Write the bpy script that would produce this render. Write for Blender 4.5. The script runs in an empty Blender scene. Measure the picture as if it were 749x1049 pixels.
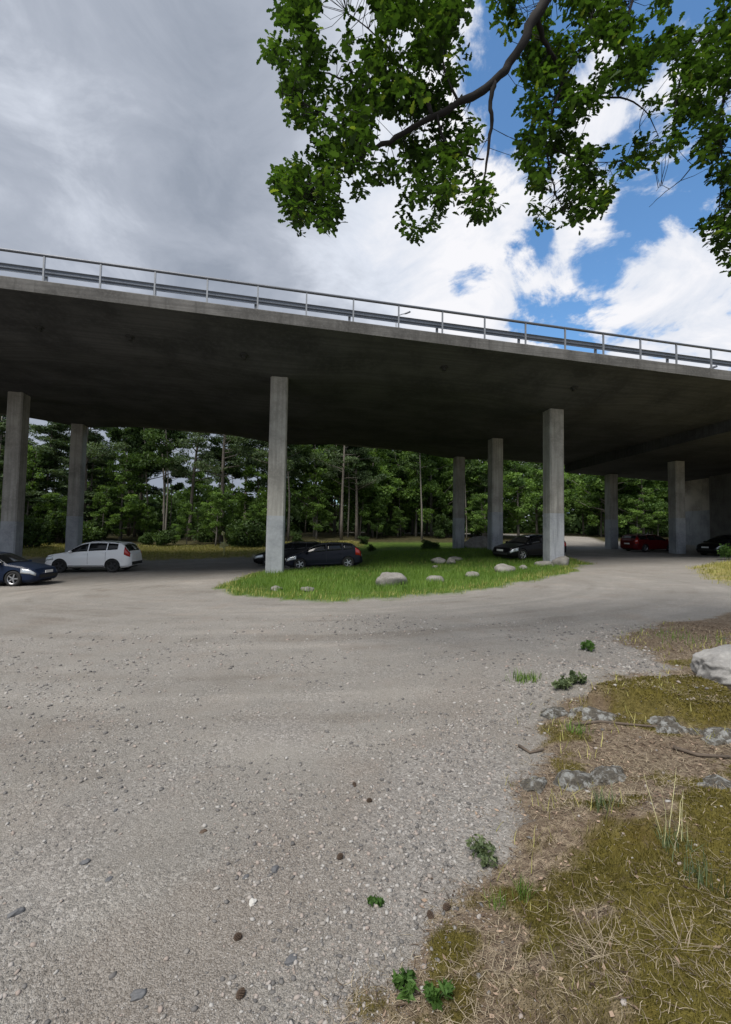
import bpy, bmesh, math, random
import numpy as np
from mathutils import Vector, Matrix
R = math.radians
rng = np.random.default_rng(11)
random.seed(11)
S = bpy.context.scene
COL = S.collection

# ------------------------------------------------------------------ camera
F_PX, CX, CY = 460.0, 374.5, 524.5
YAW, PITCH, ROLL = R(8.5), R(2.75), R(1.0)
CAM = np.array([0.0, 0.0, 1.6])
fw = np.array([math.sin(YAW)*math.cos(PITCH), math.cos(YAW)*math.cos(PITCH), math.sin(PITCH)])
rt0 = np.array([math.cos(YAW), -math.sin(YAW), 0.0])
up0 = np.cross(rt0, fw)
rt = rt0*math.cos(ROLL) + up0*math.sin(ROLL)
up = up0*math.cos(ROLL) - rt0*math.sin(ROLL)
cd = bpy.data.cameras.new('camera'); cam = bpy.data.objects.new('camera', cd); COL.objects.link(cam)
cam.matrix_world = Matrix(((rt[0], up[0], -fw[0], CAM[0]), (rt[1], up[1], -fw[1], CAM[1]), (rt[2], up[2], -fw[2], CAM[2]), (0, 0, 0, 1)))
cd.sensor_fit = 'HORIZONTAL'; cd.sensor_width = 36.0; cd.lens = 36.0*F_PX/749.0
cd.clip_start = 0.05; cd.clip_end = 3000
S.camera = cam

# ------------------------------------------------------------------ exposure, sun, sky
S.view_settings.view_transform = 'Standard'; S.view_settings.look = 'None'
S.view_settings.exposure = 0.24; S.view_settings.gamma = 1.0; S.view_settings.use_curve_mapping = False
SUN_EL, SUN_AZ = R(59), R(224)        # azimuth clockwise from +Y: behind the camera
sd = bpy.data.lights.new('sun', 'SUN'); sun = bpy.data.objects.new('sun', sd); COL.objects.link(sun)
sd.energy = 4.0; sd.angle = R(34); sd.color = (1.0, 0.95, 0.88)
sdir = Vector((math.sin(SUN_AZ)*math.cos(SUN_EL), math.cos(SUN_AZ)*math.cos(SUN_EL), math.sin(SUN_EL)))
sun.rotation_euler = sdir.to_track_quat('Z', 'Y').to_euler()
sun.location = (0, 0, 40)

def ray(px, py):
    d = fw + rt*((px-CX)/F_PX) + up*((CY-py)/F_PX)
    return d
def at(px, py, Z):
    return CAM + ray(px, py)*Z

W = bpy.data.worlds.new('World'); S.world = W; W.use_nodes = True
nt = W.node_tree; nt.nodes.clear()
class NT:
    def __init__(s, tree): s.t = tree
    def n(s, typ, ins=None, **kw):
        nd = s.t.nodes.new(typ)
        for k, v in kw.items(): setattr(nd, k, v)
        if ins:
            for k, v in ins.items():
                sk = nd.inputs[k]
                if hasattr(v, 'is_linked') or isinstance(v, bpy.types.NodeSocket): s.t.links.new(v, sk)
                else: sk.default_value = v
        return nd
    def m(s, op, a, b=0.0, c=None, clamp=False):
        nd = s.t.nodes.new('ShaderNodeMath'); nd.operation = op; nd.use_clamp = clamp
        for i, v in enumerate((a, b) if c is None else (a, b, c)):
            if isinstance(v, bpy.types.NodeSocket): s.t.links.new(v, nd.inputs[i])
            else: nd.inputs[i].default_value = v
        return nd.outputs[0]
    def mix(s, f, a, b, blend='MIX'):
        nd = s.t.nodes.new('ShaderNodeMix'); nd.data_type = 'RGBA'; nd.blend_type = blend
        for k, v in ((0, f), (6, a), (7, b)):
            if isinstance(v, bpy.types.NodeSocket): s.t.links.new(v, nd.inputs[k])
            elif k == 0: nd.inputs[k].default_value = v
            else: nd.inputs[k].default_value = (*v[:3], 1)
        return nd.outputs[2]
    def ramp(s, f, stops, interp='LINEAR'):
        nd = s.t.nodes.new('ShaderNodeValToRGB'); nd.color_ramp.interpolation = interp
        el = nd.color_ramp.elements
        while len(el) < len(stops): el.new(0.5)
        for e, (p, c) in zip(el, stops):
            e.position = p; e.color = (c, c, c, 1) if isinstance(c, (int, float)) else (*c[:3], 1)
        s.t.links.new(f, nd.inputs[0]); return nd.outputs[0]
    def noise(s, vec, scale, detail=4, rough=0.55, dist=0.0):
        nd = s.n('ShaderNodeTexNoise', {'Scale': scale, 'Detail': detail, 'Roughness': rough, 'Distortion': dist})
        if vec is not None: s.t.links.new(vec, nd.inputs['Vector'])
        return nd.outputs[0]
    def smooth(s, v, lo, hi):
        nd = s.n('ShaderNodeMapRange', {'Value': v, 'From Min': lo, 'From Max': hi}, interpolation_type='SMOOTHSTEP')
        return nd.outputs[0]

SKY_K = 0.075
w = NT(nt)
tc = w.n('ShaderNodeTexCoord').outputs['Generated']
sky = w.n('ShaderNodeTexSky', sky_type='NISHITA', sun_disc=False, sun_elevation=SUN_EL, sun_rotation=SUN_AZ, altitude=50, air_density=1.0, dust_density=0.6, ozone_density=2.2)
skyc = w.mix(1.0, sky.outputs[0], (1.55, 2.1, 2.35), 'MULTIPLY')
sep = w.n('ShaderNodeSeparateXYZ', {0: tc})
den = w.m('ADD', w.m('MAXIMUM', sep.outputs[2], 0.0), 0.22)
pl = w.n('ShaderNodeCombineXYZ', {0: w.m('DIVIDE', sep.outputs[0], den), 1: w.m('DIVIDE', sep.outputs[1], den), 2: 0.3}).outputs[0]
n_big = w.noise(pl, 1.35, 9, 0.58, 0.35)
n_mid = w.noise(pl, 3.3, 10, 0.62, 0.6)
n_fin = w.noise(pl, 9.0, 8, 0.62, 0.4)
def lobe(px, py, size):
    d = ray(px, py); d = d/np.linalg.norm(d)
    dot = w.n('ShaderNodeVectorMath', {0: tc, 1: tuple(d)}, operation='DOT_PRODUCT').outputs['Value']
    return w.smooth(dot, math.cos(R(size)), 1.0)
cov = w.m('ADD', w.m('MULTIPLY', w.m('SUBTRACT', n_big, 0.5), 1.5), w.m('MULTIPLY', w.m('SUBTRACT', n_mid, 0.5), 2.3))
cov = w.m('ADD', cov, w.m('MULTIPLY', w.m('SUBTRACT', n_fin, 0.5), 0.9))
blue = None
for (px, py, sz, amp) in ((505, 60, 9, .75), (620, 200, 22, .20), (690, 175, 7, .38), (690, 290, 6, -.22), (600, 215, 4, -.2), (630, 250, 5, .35), (585, 325, 7, .35), (480, 285, 4, .5), (520, 150, 6, .3), (540, 260, 3.5, .35), (1150, 150, 22, .5), (950, -500, 25, .5), (60, 120, 46, -1.0), (330, 270, 14, -.4)):
    b = w.m('MULTIPLY', lobe(px, py, sz), amp)
    blue = b if blue is None else w.m('ADD', blue, b)
covb = w.m('SUBTRACT', w.m('ADD', cov, 0.66), blue)
mask = w.smooth(covb, 0.16, 0.52)
# brightness of the cloud sheet: grey mass to the left, bright to the right
d_r = ray(640, 230); d_r = d_r/np.linalg.norm(d_r)
dotr = w.n('ShaderNodeVectorMath', {0: tc, 1: tuple(d_r)}, operation='DOT_PRODUCT').outputs['Value']
d_b = w.n('ShaderNodeVectorMath', {0: tc, 1: (0.1, -0.85, 0.52)}, operation='DOT_PRODUCT').outputs['Value']
br = w.m('ADD', w.m('ADD', w.m('MULTIPLY', w.smooth(dotr, 0.72, 0.97), .85), w.m('MULTIPLY', w.smooth(d_b, 0.1, 0.9), .45)), w.m('MULTIPLY', w.m('SUBTRACT', n_mid, 0.5), 1.25))
br = w.m('ADD', br, w.m('MULTIPLY', lobe(-60, 200, 26), .42))
br = w.m('ADD', br, w.m('MULTIPLY', w.m('SUBTRACT', n_big, 0.5), 0.9))
lum = w.ramp(br, [(0.0, (0.265/SKY_K/20, 0.30/SKY_K/20, 0.365/SKY_K/20)), (0.35, (0.37/SKY_K/20, 0.405/SKY_K/20, 0.475/SKY_K/20)), (0.75, (0.62/SKY_K/20, 0.66/SKY_K/20, 0.74/SKY_K/20)), (1.0, (0.80/SKY_K/20, 0.80/SKY_K/20, 0.83/SKY_K/20))])
cl = w.n('ShaderNodeVectorMath', {0: lum, 'Scale': 20.0}, operation='SCALE').outputs[0]
fin = w.mix(mask, skyc, cl)
bg = w.n('ShaderNodeBackground', {'Color': fin, 'Strength': SKY_K})
wo = w.n('ShaderNodeOutputWorld', {'Surface': bg.outputs[0]})

# ------------------------------------------------------------------ helpers
def tag(o, label=None, cat=None, group=None, kind=None):
    if label: o['label'] = label
    if cat: o['category'] = cat
    if group: o['group'] = group
    if kind: o['kind'] = kind
    return o
def empty(name, loc=(0, 0, 0), rz=0.0):
    o = bpy.data.objects.new(name, None); COL.objects.link(o); o.empty_display_size = 0.2
    o.location = loc; o.rotation_euler = (0, 0, rz); return o
def mk(name, V, FA, mat=None, parent=None, smooth=False, attrs=None, matidx=None):
    """V (n,3); FA list of (m,k) int arrays or list of tuples"""
    V = np.asarray(V, dtype=np.float32)
    me = bpy.data.meshes.new(name)
    if isinstance(FA, np.ndarray): FA = [FA]
    if len(FA) and not isinstance(FA[0], np.ndarray):
        me.from_pydata([tuple(map(float, v)) for v in V], [], [tuple(f) for f in FA])
    else:
        FA = [f for f in FA if len(f)]
        loops = np.concatenate([f.ravel() for f in FA]).astype(np.int32)
        tot = np.concatenate([np.full(len(f), f.shape[1]) for f in FA]).astype(np.int32)
        st = np.concatenate([[0], np.cumsum(tot)[:-1]]).astype(np.int32)
        me.vertices.add(len(V)); me.vertices.foreach_set('co', V.ravel())
        me.loops.add(len(loops)); me.loops.foreach_set('vertex_index', loops)
        me.polygons.add(len(tot)); me.polygons.foreach_set('loop_start', st); me.polygons.foreach_set('loop_total', tot)
        me.update(calc_edges=True)
    if attrs:
        for k, a in attrs.items():
            at_ = me.attributes.new(k, 'FLOAT', 'POINT'); at_.data.foreach_set('value', np.asarray(a, dtype=np.float32))
    if smooth: me.polygons.foreach_set('use_smooth', np.ones(len(me.polygons), dtype=bool))
    if mat is not None:
        for mm in (mat if isinstance(mat, (list, tuple)) else [mat]): me.materials.append(mm)
    if matidx is not None: me.polygons.foreach_set('material_index', np.asarray(matidx, dtype=np.int32))
    me.validate(); me.update()
    o = bpy.data.objects.new(name, me); COL.objects.link(o)
    if parent is not None: o.parent = parent
    return o
class MB:
    def __init__(s): s.v = []; s.f = []
    def add(s, V, F):
        b = len(s.v); s.v += [tuple(map(float, p)) for p in V]; s.f += [tuple(i+b for i in f) for f in F]
    def box(s, x0, x1, y0, y1, z0, z1, M=None):
        V = [(x0,y0,z0),(x1,y0,z0),(x1,y1,z0),(x0,y1,z0),(x0,y0,z1),(x1,y0,z1),(x1,y1,z1),(x0,y1,z1)]
        if M is not None: V = [tuple(M @ Vector(p)) for p in V]
        s.add(V, [(0,3,2,1),(4,5,6,7),(0,1,5,4),(1,2,6,5),(2,3,7,6),(3,0,4,7)])
    def tube(s, pts, rad, n=8, cap=True):
        pts = [np.array(p, float) for p in pts]
        rad = [rad]*len(pts) if isinstance(rad, (int, float)) else rad
        ref = None; rings = []
        for i, p in enumerate(pts):
            t = pts[min(i+1, len(pts)-1)]-pts[max(i-1, 0)]; t = t/(np.linalg.norm(t)+1e-9)
            if ref is None: ref = np.array([1., 0, 0]) if abs(t[0]) < 0.8 else np.array([0, 1., 0])
            a = ref - t*np.dot(ref, t); a /= np.linalg.norm(a)+1e-9; b = np.cross(t, a); ref = a
            rings.append([p + rad[i]*(math.cos(2*math.pi*k/n)*a + math.sin(2*math.pi*k/n)*b) for k in range(n)])
        V = [q for r_ in rings for q in r_]; Fs = []
        for i in range(len(pts)-1):
            for k in range(n):
                Fs.append((i*n+k, i*n+(k+1) % n, (i+1)*n+(k+1) % n, (i+1)*n+k))
        if cap: Fs += [tuple(reversed(range(n))), tuple(range((len(pts)-1)*n, len(pts)*n))]
        s.add(V, Fs)
    def lathe(s, prof, n=20, M=None, close=False):
        """prof: (r,z) list around z"""
        V = []
        for r_, z in prof:
            for k in range(n):
                p = Vector((r_*math.cos(2*math.pi*k/n), r_*math.sin(2*math.pi*k/n), z)); V.append(tuple(M @ p) if M is not None else tuple(p))
        Fs = []; m_ = len(prof)
        for i in range(m_ if close else m_-1):
            j = (i+1) % m_
            for k in range(n): Fs.append((i*n+k, i*n+(k+1) % n, j*n+(k+1) % n, j*n+k))
        s.add(V, Fs)
    def build(s, name, mat, parent=None, smooth=False):
        return mk(name, np.array(s.v), s.f, mat, parent, smooth)
def bevel(o, w_=0.02, seg=2):
    bm = bmesh.new(); bm.from_mesh(o.data)
    bmesh.ops.bevel(bm, geom=list(bm.edges), offset=w_, segments=seg, affect='EDGES', profile=0.5)
    bm.to_mesh(o.data); bm.free(); return o

def hsh(xi, yi, seed):
    h = (xi.astype(np.int64)*374761393 + yi.astype(np.int64)*668265263 + seed*1442695041) & 0xffffffff
    h = ((h ^ (h >> 13))*1274126177) & 0xffffffff
    return ((h ^ (h >> 16)) & 0xffffff)/float(0xffffff)
def vnoise(x, y, seed=0):
    xi = np.floor(x); yi = np.floor(y); fx = x-xi; fy = y-yi
    fx = fx*fx*(3-2*fx); fy = fy*fy*(3-2*fy)
    a = hsh(xi, yi, seed); b = hsh(xi+1, yi, seed); c = hsh(xi, yi+1, seed); d = hsh(xi+1, yi+1, seed)
    return (a*(1-fx)+b*fx)*(1-fy)+(c*(1-fx)+d*fx)*fy
def fbm(x, y, seed=0, oct=4, g=0.5):
    t = 0; a = 1; s_ = 0
    for i in range(oct):
        t = t + a*vnoise(x*2**i+17.3*i, y*2**i-9.1*i, seed+i); s_ += a; a *= g
    return t/s_
def sstep(v, lo, hi):
    t = np.clip((v-lo)/(hi-lo), 0, 1); return t*t*(3-2*t)
def sdf(px, py, poly):
    """positive inside"""
    poly = np.asarray(poly, float)[:, :2]; d = np.full(px.shape, 1e9); ins = np.zeros(px.shape, bool)
    for i in range(len(poly)):
        a = poly[i]; b = poly[(i+1) % len(poly)]; e = b-a
        wx = px-a[0]; wy = py-a[1]; t = np.clip((wx*e[0]+wy*e[1])/(e @ e + 1e-12), 0, 1)
        d = np.minimum(d, (wx-e[0]*t)**2+(wy-e[1]*t)**2)
        c = (a[1] > py) != (b[1] > py)
        ins ^= c & (px < (b[0]-a[0])*(py-a[1])/((b[1]-a[1]) + 1e-12)+a[0])
    d = np.sqrt(d); return np.where(ins, d, -d)

# ------------------------------------------------------------------ terrain height
ctrl = [(0,0,0),(3,0,0.03),(-3,0,-.03),(0,4,0),(4,4,.06),(-5,4,-.06),(0,8,0),(-8,8,-.12),(8,8,.15),(0,-6,0),(8,-5,.1),(-9,-5,-.1)]
for (px, py, Z) in ((283,586,23.3),(335,583,25.5),(565,579,25.1),(507,564,32.4),(470,564,39.8),(690,567,35.6),(626,562,42.8),(655,564,38.5),
                    (118,585,25.7),(18,600,19.6),(200,574,34.5),(265,571,36),(300,618,11.3),(600,587,20.0),(740,577,24)):
    ctrl.append(tuple(at(px, py, Z)))
ctrl += [(-30,30,-.6),(-25,45,.1),(-10,48,.3),(0,47,.7),(10,48,1.1),(30,50,1.5),(50,40,1.6),(45,15,1.2),(60,80,2.4),(0,90,2),(-60,80,.8),(-60,10,-1.2),(60,-20,.6),(-50,-40,-.5),(0,-50,0),(60,-60,.5),(-200,200,2),(200,200,4),(200,-200,1),(-200,-200,-1),(0,260,4)]
ctrl = np.array(ctrl)
def phi(r): return np.sqrt(r*r+9.0)
_D = phi(np.linalg.norm(ctrl[:, None, :2]-ctrl[None, :, :2], axis=2))
_n = len(ctrl); _P = np.hstack([np.ones((_n, 1)), ctrl[:, :2]])
_A = np.zeros((_n+3, _n+3)); _A[:_n, :_n] = _D + np.eye(_n)*-0.15; _A[:_n, _n:] = _P; _A[_n:, :_n] = _P.T
_c = np.linalg.solve(_A, np.concatenate([ctrl[:, 2], [0, 0, 0]]))
def hbase(x, y):
    x = np.asarray(x, float); y = np.asarray(y, float); z = _c[_n] + _c[_n+1]*x + _c[_n+2]*y
    for i in range(_n): z = z + _c[i]*phi(np.hypot(x-ctrl[i, 0], y-ctrl[i, 1]))
    return z
def hit(px, py, dz=0.0):
    """where the picture ray meets the smooth ground (used to lay out footprints)"""
    d = ray(px, py); t = 0.4
    while t < 140:
        p = CAM + d*t
        if p[2] <= float(hbase(p[0], p[1])) + dz: return p
        t *= 1.006
    return CAM + d*140
def hits(L, dz=0.0): return [hit(px, py, dz)[:2] for px, py in L]

P_bank = np.array(hits([(420,1049),(447,985),(472,925),(496,868),(508,825),(522,790),(538,755),(556,722),(590,716),(630,708),(668,697),(690,684),(668,668),(640,655),(690,640),(749,628)]) + [np.array(q) for q in ((12, 9.5), (16, 4), (12, -4), (0.75, -4), (0.62, 0.3))])
P_moss1 = np.array(hits([(505,1049),(535,960),(560,880),(530,835),(590,803),(640,787),(749,795)], 0.12) + [np.array(q) for q in ((4.2, 2.4), (4, -1), (.8, -1))])
P_moss2 = np.array(hits([(580,724),(600,706),(640,698),(690,694),(755,704)], .22) + hits([(790,752),(745,750),(700,746),(650,738),(610,734)], .06))
P_island = np.array(hits([(213,604),(235,611),(300,618),(400,616),(470,609),(540,598),(585,588),(606,577),(580,570),(520,572),(500,560),(470,556),(400,556),(376,566),(372,580),(290,586),(255,588)]))
P_verge = np.array([(12.6, 9.8), (13.9, 13.0), (16.8, 17.2), (20.5, 20.6), (23.5, 22.0), (40, 24), (60, 10), (30, 0)])
P_vl = np.array(hits([(140,575),(200,573),(268,571),(300,569)]) + [np.array(q) for q in ((6, 41), (8, 60), (-60, 60), (-60, 33))])
P_mead = np.array([(1.5, 26), (1.5, 50), (26, 50), (23.5, 40), (19.5, 33), (16, 30), (12, 28), (6, 25.5)])
ROAD = np.array([(21, 18), (24.5, 30), (29.5, 44), (33, 52), (26, 62), (10, 70)])
def dist_line(x, y, L):
    d = np.full(np.shape(x), 1e9)
    for a, b in zip(L[:-1], L[1:]):
        e = b-a; t = np.clip(((x-a[0])*e[0]+(y-a[1])*e[1])/(e @ e), 0, 1)
        d = np.minimum(d, np.hypot(x-a[0]-e[0]*t, y-a[1]-e[1]*t))
    return d
def zones(x, y):
    z = {}
    n1 = fbm(x*1.3, y*1.3, 5, 4)-0.5; n2 = fbm(x*5, y*5, 9, 4)-0.5
    z['bank'] = sstep(sdf(x, y, P_bank) + n1*0.7 + n2*0.35, -0.22, 0.26)
    n3_ = fbm(x*9, y*9, 19, 3)-.5; m1 = sstep(sdf(x, y, P_moss1)*.8 + n1*1.2 + n2*1.3 + n3_*.5, -0.02, 0.3); m2 = sstep(sdf(x, y, P_moss2) + n1*0.25+n2*0.25+.08, -0.02, 0.15)
    m3 = sstep(fbm(x*2.1, y*2.1, 12, 4)+n2*.3, .56, .66)*.9; m1 = np.maximum(m1, m3*sstep(x, .5, 1.2)*(y < 5))
    z['moss'] = np.maximum(m1, m2)*sstep(z['bank'], .3, .8)
    z['island'] = sstep(sdf(x, y, P_island) + n1*0.9 + n2*0.35, -0.1, 0.45)
    z['meadow'] = sstep(sdf(x, y, P_mead) + n1*1.5, -.2, .8)
    z['verge'] = np.maximum(sstep(sdf(x, y, P_verge) + n1*2.0, -0.2, 0.9), sstep(sdf(x, y, P_vl) + n1*1.5, -.2, .7))
    z['island'] = np.maximum(z['island'], z['meadow'])
    front = np.where(x > 4, 44.0, 41.5) + n1*2
    far = sstep(y, front-1, front+2)*(1-sstep(-dist_line(x, y, ROAD), -3.4, -2.4))
    side = np.maximum(sstep(-x, 34, 38), sstep(x, 46, 52))
    z['forest'] = np.maximum(far, side)
    return z
def hump(x, y):
    n2 = fbm(x*2.2, y*2.2, 31, 4)-0.5
    s1 = sdf(x, y, P_moss1); s2 = sdf(x, y, P_moss2)
    return 0.20*sstep(s1 + n2*0.25, -0.12, 0.55) + 0.17*sstep(s2 + n2*0.12, -0.04, 0.13) + 0.05*sstep(sdf(x, y, P_bank), -.2, .7)
HB = hit(612, 696, .1)
def height(x, y, fine=True):
    x = np.asarray(x, float); y = np.asarray(y, float)
    z = hbase(x, y)
    near = np.hypot(x, y) < 16
    h = np.zeros_like(z)
    if np.any(near): h = np.where(near, hump(np.where(near, x, 0), np.where(near, y, 0)), 0)
    z = z + h + .12*np.exp(-((x-HB[0])**2+((y-HB[1])*.9)**2)/.45)
    z = z + 0.10*sstep(sdf(x, y, P_island), -.3, 1.2) + 0.25*sstep(sdf(x, y, P_vl), -.3, 1.5) + .12*sstep(sdf(x, y, P_verge), -.3, 1.5)
    if fine:
        bk = sstep(h, 0.02, .15)
        z = z + (fbm(x*3, y*3, 71, 5)-0.5)*(0.025 + 0.11*bk) + (fbm(x*.35, y*.35, 73, 3)-.5)*.10
    return z
def gz(x, y): return float(height(np.array([x]), np.array([y]))[0])
def ghit(px, py):
    d = ray(px, py); ts = 0.5*1.004**np.arange(0, 1450)
    P = CAM + d[None]*ts[:, None]; hz = height(P[:, 0], P[:, 1]); k = np.argmax(P[:, 2] <= hz)
    return P[k]

# ------------------------------------------------------------------ materials
def new_mat(name):
    m_ = bpy.data.materials.new(name); m_.use_nodes = True; m_.node_tree.nodes.clear(); return m_, NT(m_.node_tree)
def finish(t, color, rough=0.9, bump=None, bstr=0.4, bdist=0.02, spec=0.3, metal=0.0, coat=0.0):
    ins = {'Base Color': color, 'Roughness': rough, 'Metallic': metal, 'Specular IOR Level': spec, 'Coat Weight': coat, 'Coat Roughness': 0.05}
    if not isinstance(color, bpy.types.NodeSocket): ins['Base Color'] = (*color[:3], 1)
    b = t.n('ShaderNodeBsdfPrincipled', ins)
    if bump is not None:
        bn = t.n('ShaderNodeBump', {'Strength': bstr, 'Distance': bdist, 'Height': bump}); t.t.links.new(bn.outputs[0], b.inputs['Normal'])
    t.n('ShaderNodeOutputMaterial', {'Surface': b.outputs[0]}); return b
def simple(name, col, rough=0.6, metal=0.0, spec=0.5, coat=0.0, var=0.12, vscale=6):
    m_, t = new_mat(name)
    p = t.n('ShaderNodeTexCoord').outputs['Object']
    n_ = t.noise(p, vscale, 5)
    c = t.mix(n_, tuple(k*(1-var) for k in col), tuple(k*(1+var) for k in col))
    finish(t, c, rough, None, spec=spec, metal=metal, coat=coat); return m_
def foliage(name, dark, light, trans=0.35, tip=None):
    m_, t = new_mat(name)
    a = t.n('ShaderNodeAttribute', attribute_name='tint').outputs['Fac']
    oi = t.n('ShaderNodeObjectInfo').outputs['Random']
    f = t.m('ADD', a, t.m('MULTIPLY', t.m('SUBTRACT', oi, 0.5), 0.25), clamp=True)
    c = t.mix(f, dark, light)
    if tip: c = t.mix(t.smooth(a, .88, 1.0), c, tip)
    d = t.n('ShaderNodeBsdfDiffuse', {'Color': c}); tr = t.n('ShaderNodeBsdfTranslucent', {'Color': t.mix(1.0, c, (1.3, 1.35, .6), 'MULTIPLY')})
    g = t.n('ShaderNodeBsdfGlossy', {'Color': (1, 1, 1, 1), 'Roughness': 0.6})
    mx = t.n('ShaderNodeMixShader', {0: trans, 1: d.outputs[0], 2: tr.outputs[0]})
    mx2 = t.n('ShaderNodeMixShader', {0: 0.012, 1: mx.outputs[0], 2: g.outputs[0]})
    t.n('ShaderNodeOutputMaterial', {'Surface': mx2.outputs[0]}); return m_

def mat_concrete(name, base, stain, scale=1.0, boards=None, streak=True, bump=0.25):
    m_, t = new_mat(name)
    p = t.n('ShaderNodeNewGeometry').outputs['Position']
    n1 = t.noise(p, 0.6*scale, 6, .6); n2 = t.noise(p, 7*scale, 5, .65)
    c = t.mix(t.smooth(n1, .35, .68), base, stain)
    c = t.mix(t.m('MULTIPLY', t.smooth(n2, .4, .75), .35), c, tuple(k*1.35 for k in base))
    h = n2
    if streak:
        mp = t.n('ShaderNodeMapping', {'Vector': p, 'Scale': (3.5, 3.5, 0.25)}).outputs[0]
        st = t.noise(mp, 1.0, 5, .6)
        c = t.mix(t.m('MULTIPLY', t.smooth(st, .52, .75), .55), c, tuple(k*.45 for k in stain))
    if boards:
        mp = t.n('ShaderNodeMapping', {'Vector': p, 'Scale': boards}).outputs[0]
        bn = t.noise(mp, 1.0, 3, .5)
        c = t.mix(t.m('MULTIPLY', t.smooth(bn, .42, .62), .42), c, tuple(k*.5 for k in base)); h = t.m('ADD', h, bn)
    finish(t, c, 0.9, h, bump, 0.02, spec=.2); return m_
M = {}
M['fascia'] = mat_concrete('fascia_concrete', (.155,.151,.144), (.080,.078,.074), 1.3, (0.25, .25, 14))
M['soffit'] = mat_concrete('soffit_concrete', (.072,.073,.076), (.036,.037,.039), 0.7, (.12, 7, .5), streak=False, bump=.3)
M['column'] = mat_concrete('column_concrete', (.39,.375,.345), (.24,.23,.21), 1.4, (7, 7, .35))
M['paint'] = mat_concrete('grey_blue_paint', (.37,.385,.405), (.25,.262,.28), 1.5)
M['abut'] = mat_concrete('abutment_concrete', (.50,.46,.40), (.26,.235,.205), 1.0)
M['abut_shaded'] = mat_concrete('shaded_abutment_concrete', (.15,.145,.135), (.09,.087,.08), 1.0)  # darker copy of the abutment concrete, shade under the deck put into its colour
M['galv'] = simple('galvanised_steel', (.24,.255,.275), .5, .4, var=.2)
M['trim0'] = simple('drain_iron', (.02,.02,.02), .8)
M['rail'] = simple('weathered_handrail_steel', (.13,.14,.16), .5, .5, var=.25)
M['beam'] = simple('guard_rail_steel', (.17,.19,.22), .5, .6, var=.2)

# ground ---------------------------------------------------------
m_, t = new_mat('ground_surface')
P = t.n('ShaderNodeNewGeometry').outputs['Position']
A = lambda k: t.n('ShaderNodeAttribute', attribute_name=k).outputs['Fac']
v1 = t.n('ShaderNodeTexVoronoi', {'Vector': P, 'Scale': 70.0}); v2 = t.n('ShaderNodeTexVoronoi', {'Vector': P, 'Scale': 190.0})
n_l = t.noise(P, .45, 5, .6); n_m = t.noise(P, 2.6, 6, .65); n_f = t.noise(P, 26, 5, .7); n_ff = t.noise(P, 160, 3, .7)
g1 = t.mix(t.smooth(n_l, .32, .68), (.215,.20,.178), (.295,.277,.25))
g1 = t.mix(t.m('MULTIPLY', t.smooth(n_m, .42, .72), .5), g1, (.22,.195,.165))
sp = t.ramp(t.n('ShaderNodeSeparateColor', {0: v1.outputs['Color']}).outputs[0], [(0, (.055,.053,.052)), (.3, (.15,.142,.13)), (.6, (.27,.25,.225)), (.85, (.38,.36,.335)), (1, (.58,.56,.53))])
sandy = t.smooth(t.noise(P, 1.7, 5, .65), .38, .62)
sp2 = t.ramp(t.n('ShaderNodeSeparateColor', {0: v2.outputs['Color']}).outputs[1], [(0, (.09,.083,.075)), (.5, (.25,.235,.21)), (1, (.47,.45,.42))])
g1 = t.mix(t.m('MULTIPLY_ADD', sandy, .38, .06), g1, sp); g1 = t.mix(.36, g1, sp2)
g1 = t.mix(t.m('MULTIPLY', t.smooth(t.noise(P, .9, 4, .6), .5, .68), .45), g1, t.mix(1.0, g1, (.86,.80,.76), 'MULTIPLY'))
rut = A('rut')
g1 = t.mix(t.smooth(rut, .54, .9), g1, t.mix(1.0, g1, (.84,.82,.80), 'MULTIPLY'))
g1 = t.mix(t.smooth(rut, .46, .2), g1, t.mix(1.0, g1, (1.13,1.125,1.12), 'MULTIPLY'))
g1 = t.mix(t.m('MULTIPLY', A('earth'), .42), g1, t.mix(.5, sp2, (.15,.105,.075)))
g1 = t.mix(t.m('MULTIPLY', A('loose'), .6), g1, t.mix(.5, sp, (.30,.285,.27)))
# bank: dry litter
bk = t.mix(t.smooth(n_f, .36, .66), (.125,.092,.064), (.33,.265,.19))
bk = t.mix(t.smooth(n_m, .45, .7), bk, (.17,.125,.085))
bk = t.mix(t.m('MULTIPLY', t.smooth(n_ff, .46, .62), .75), bk, (.07,.052,.04))
ms = t.mix(t.smooth(n_f, .3, .72), (.070,.060,.014), (.150,.125,.030))
ms = t.mix(t.m('MULTIPLY', t.smooth(n_m, .5, .75), .6), ms, (.085,.055,.014))
gr = t.mix(t.smooth(n_m, .3, .7), (.06,.11,.02), (.11,.17,.03)); gr = t.mix(t.smooth(n_l, .58, .75), gr, (.16,.15,.055))
ve = t.mix(t.smooth(n_m, .35, .65), (.17,.17,.045), (.33,.27,.11))
fo = t.mix(t.smooth(n_m, .3, .7), (.030,.034,.014), (.075,.062,.03))
c = t.mix(t.smooth(t.m('ADD', A('bank'), t.m('MULTIPLY', t.m('SUBTRACT', t.m('ADD', n_f, n_ff), 1.0), 1.1)), .34, .62), g1, bk); c = t.mix(A('moss'), c, ms); c = t.mix(A('island'), c, gr); c = t.mix(A('verge'), c, ve); c = t.mix(A('forest'), c, fo)
hgt = t.m('ADD', t.m('MULTIPLY', t.m('MULTIPLY', v1.outputs['Distance'], sandy), -.55), t.m('ADD', t.m('MULTIPLY', n_f, .9), t.m('MULTIPLY', t.m('ADD', n_ff, t.m('MULTIPLY', v2.outputs['Distance'], -.8)), .45)))
finish(t, c, .95, hgt, .9, .016, spec=.15)
M['ground'] = m_

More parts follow.
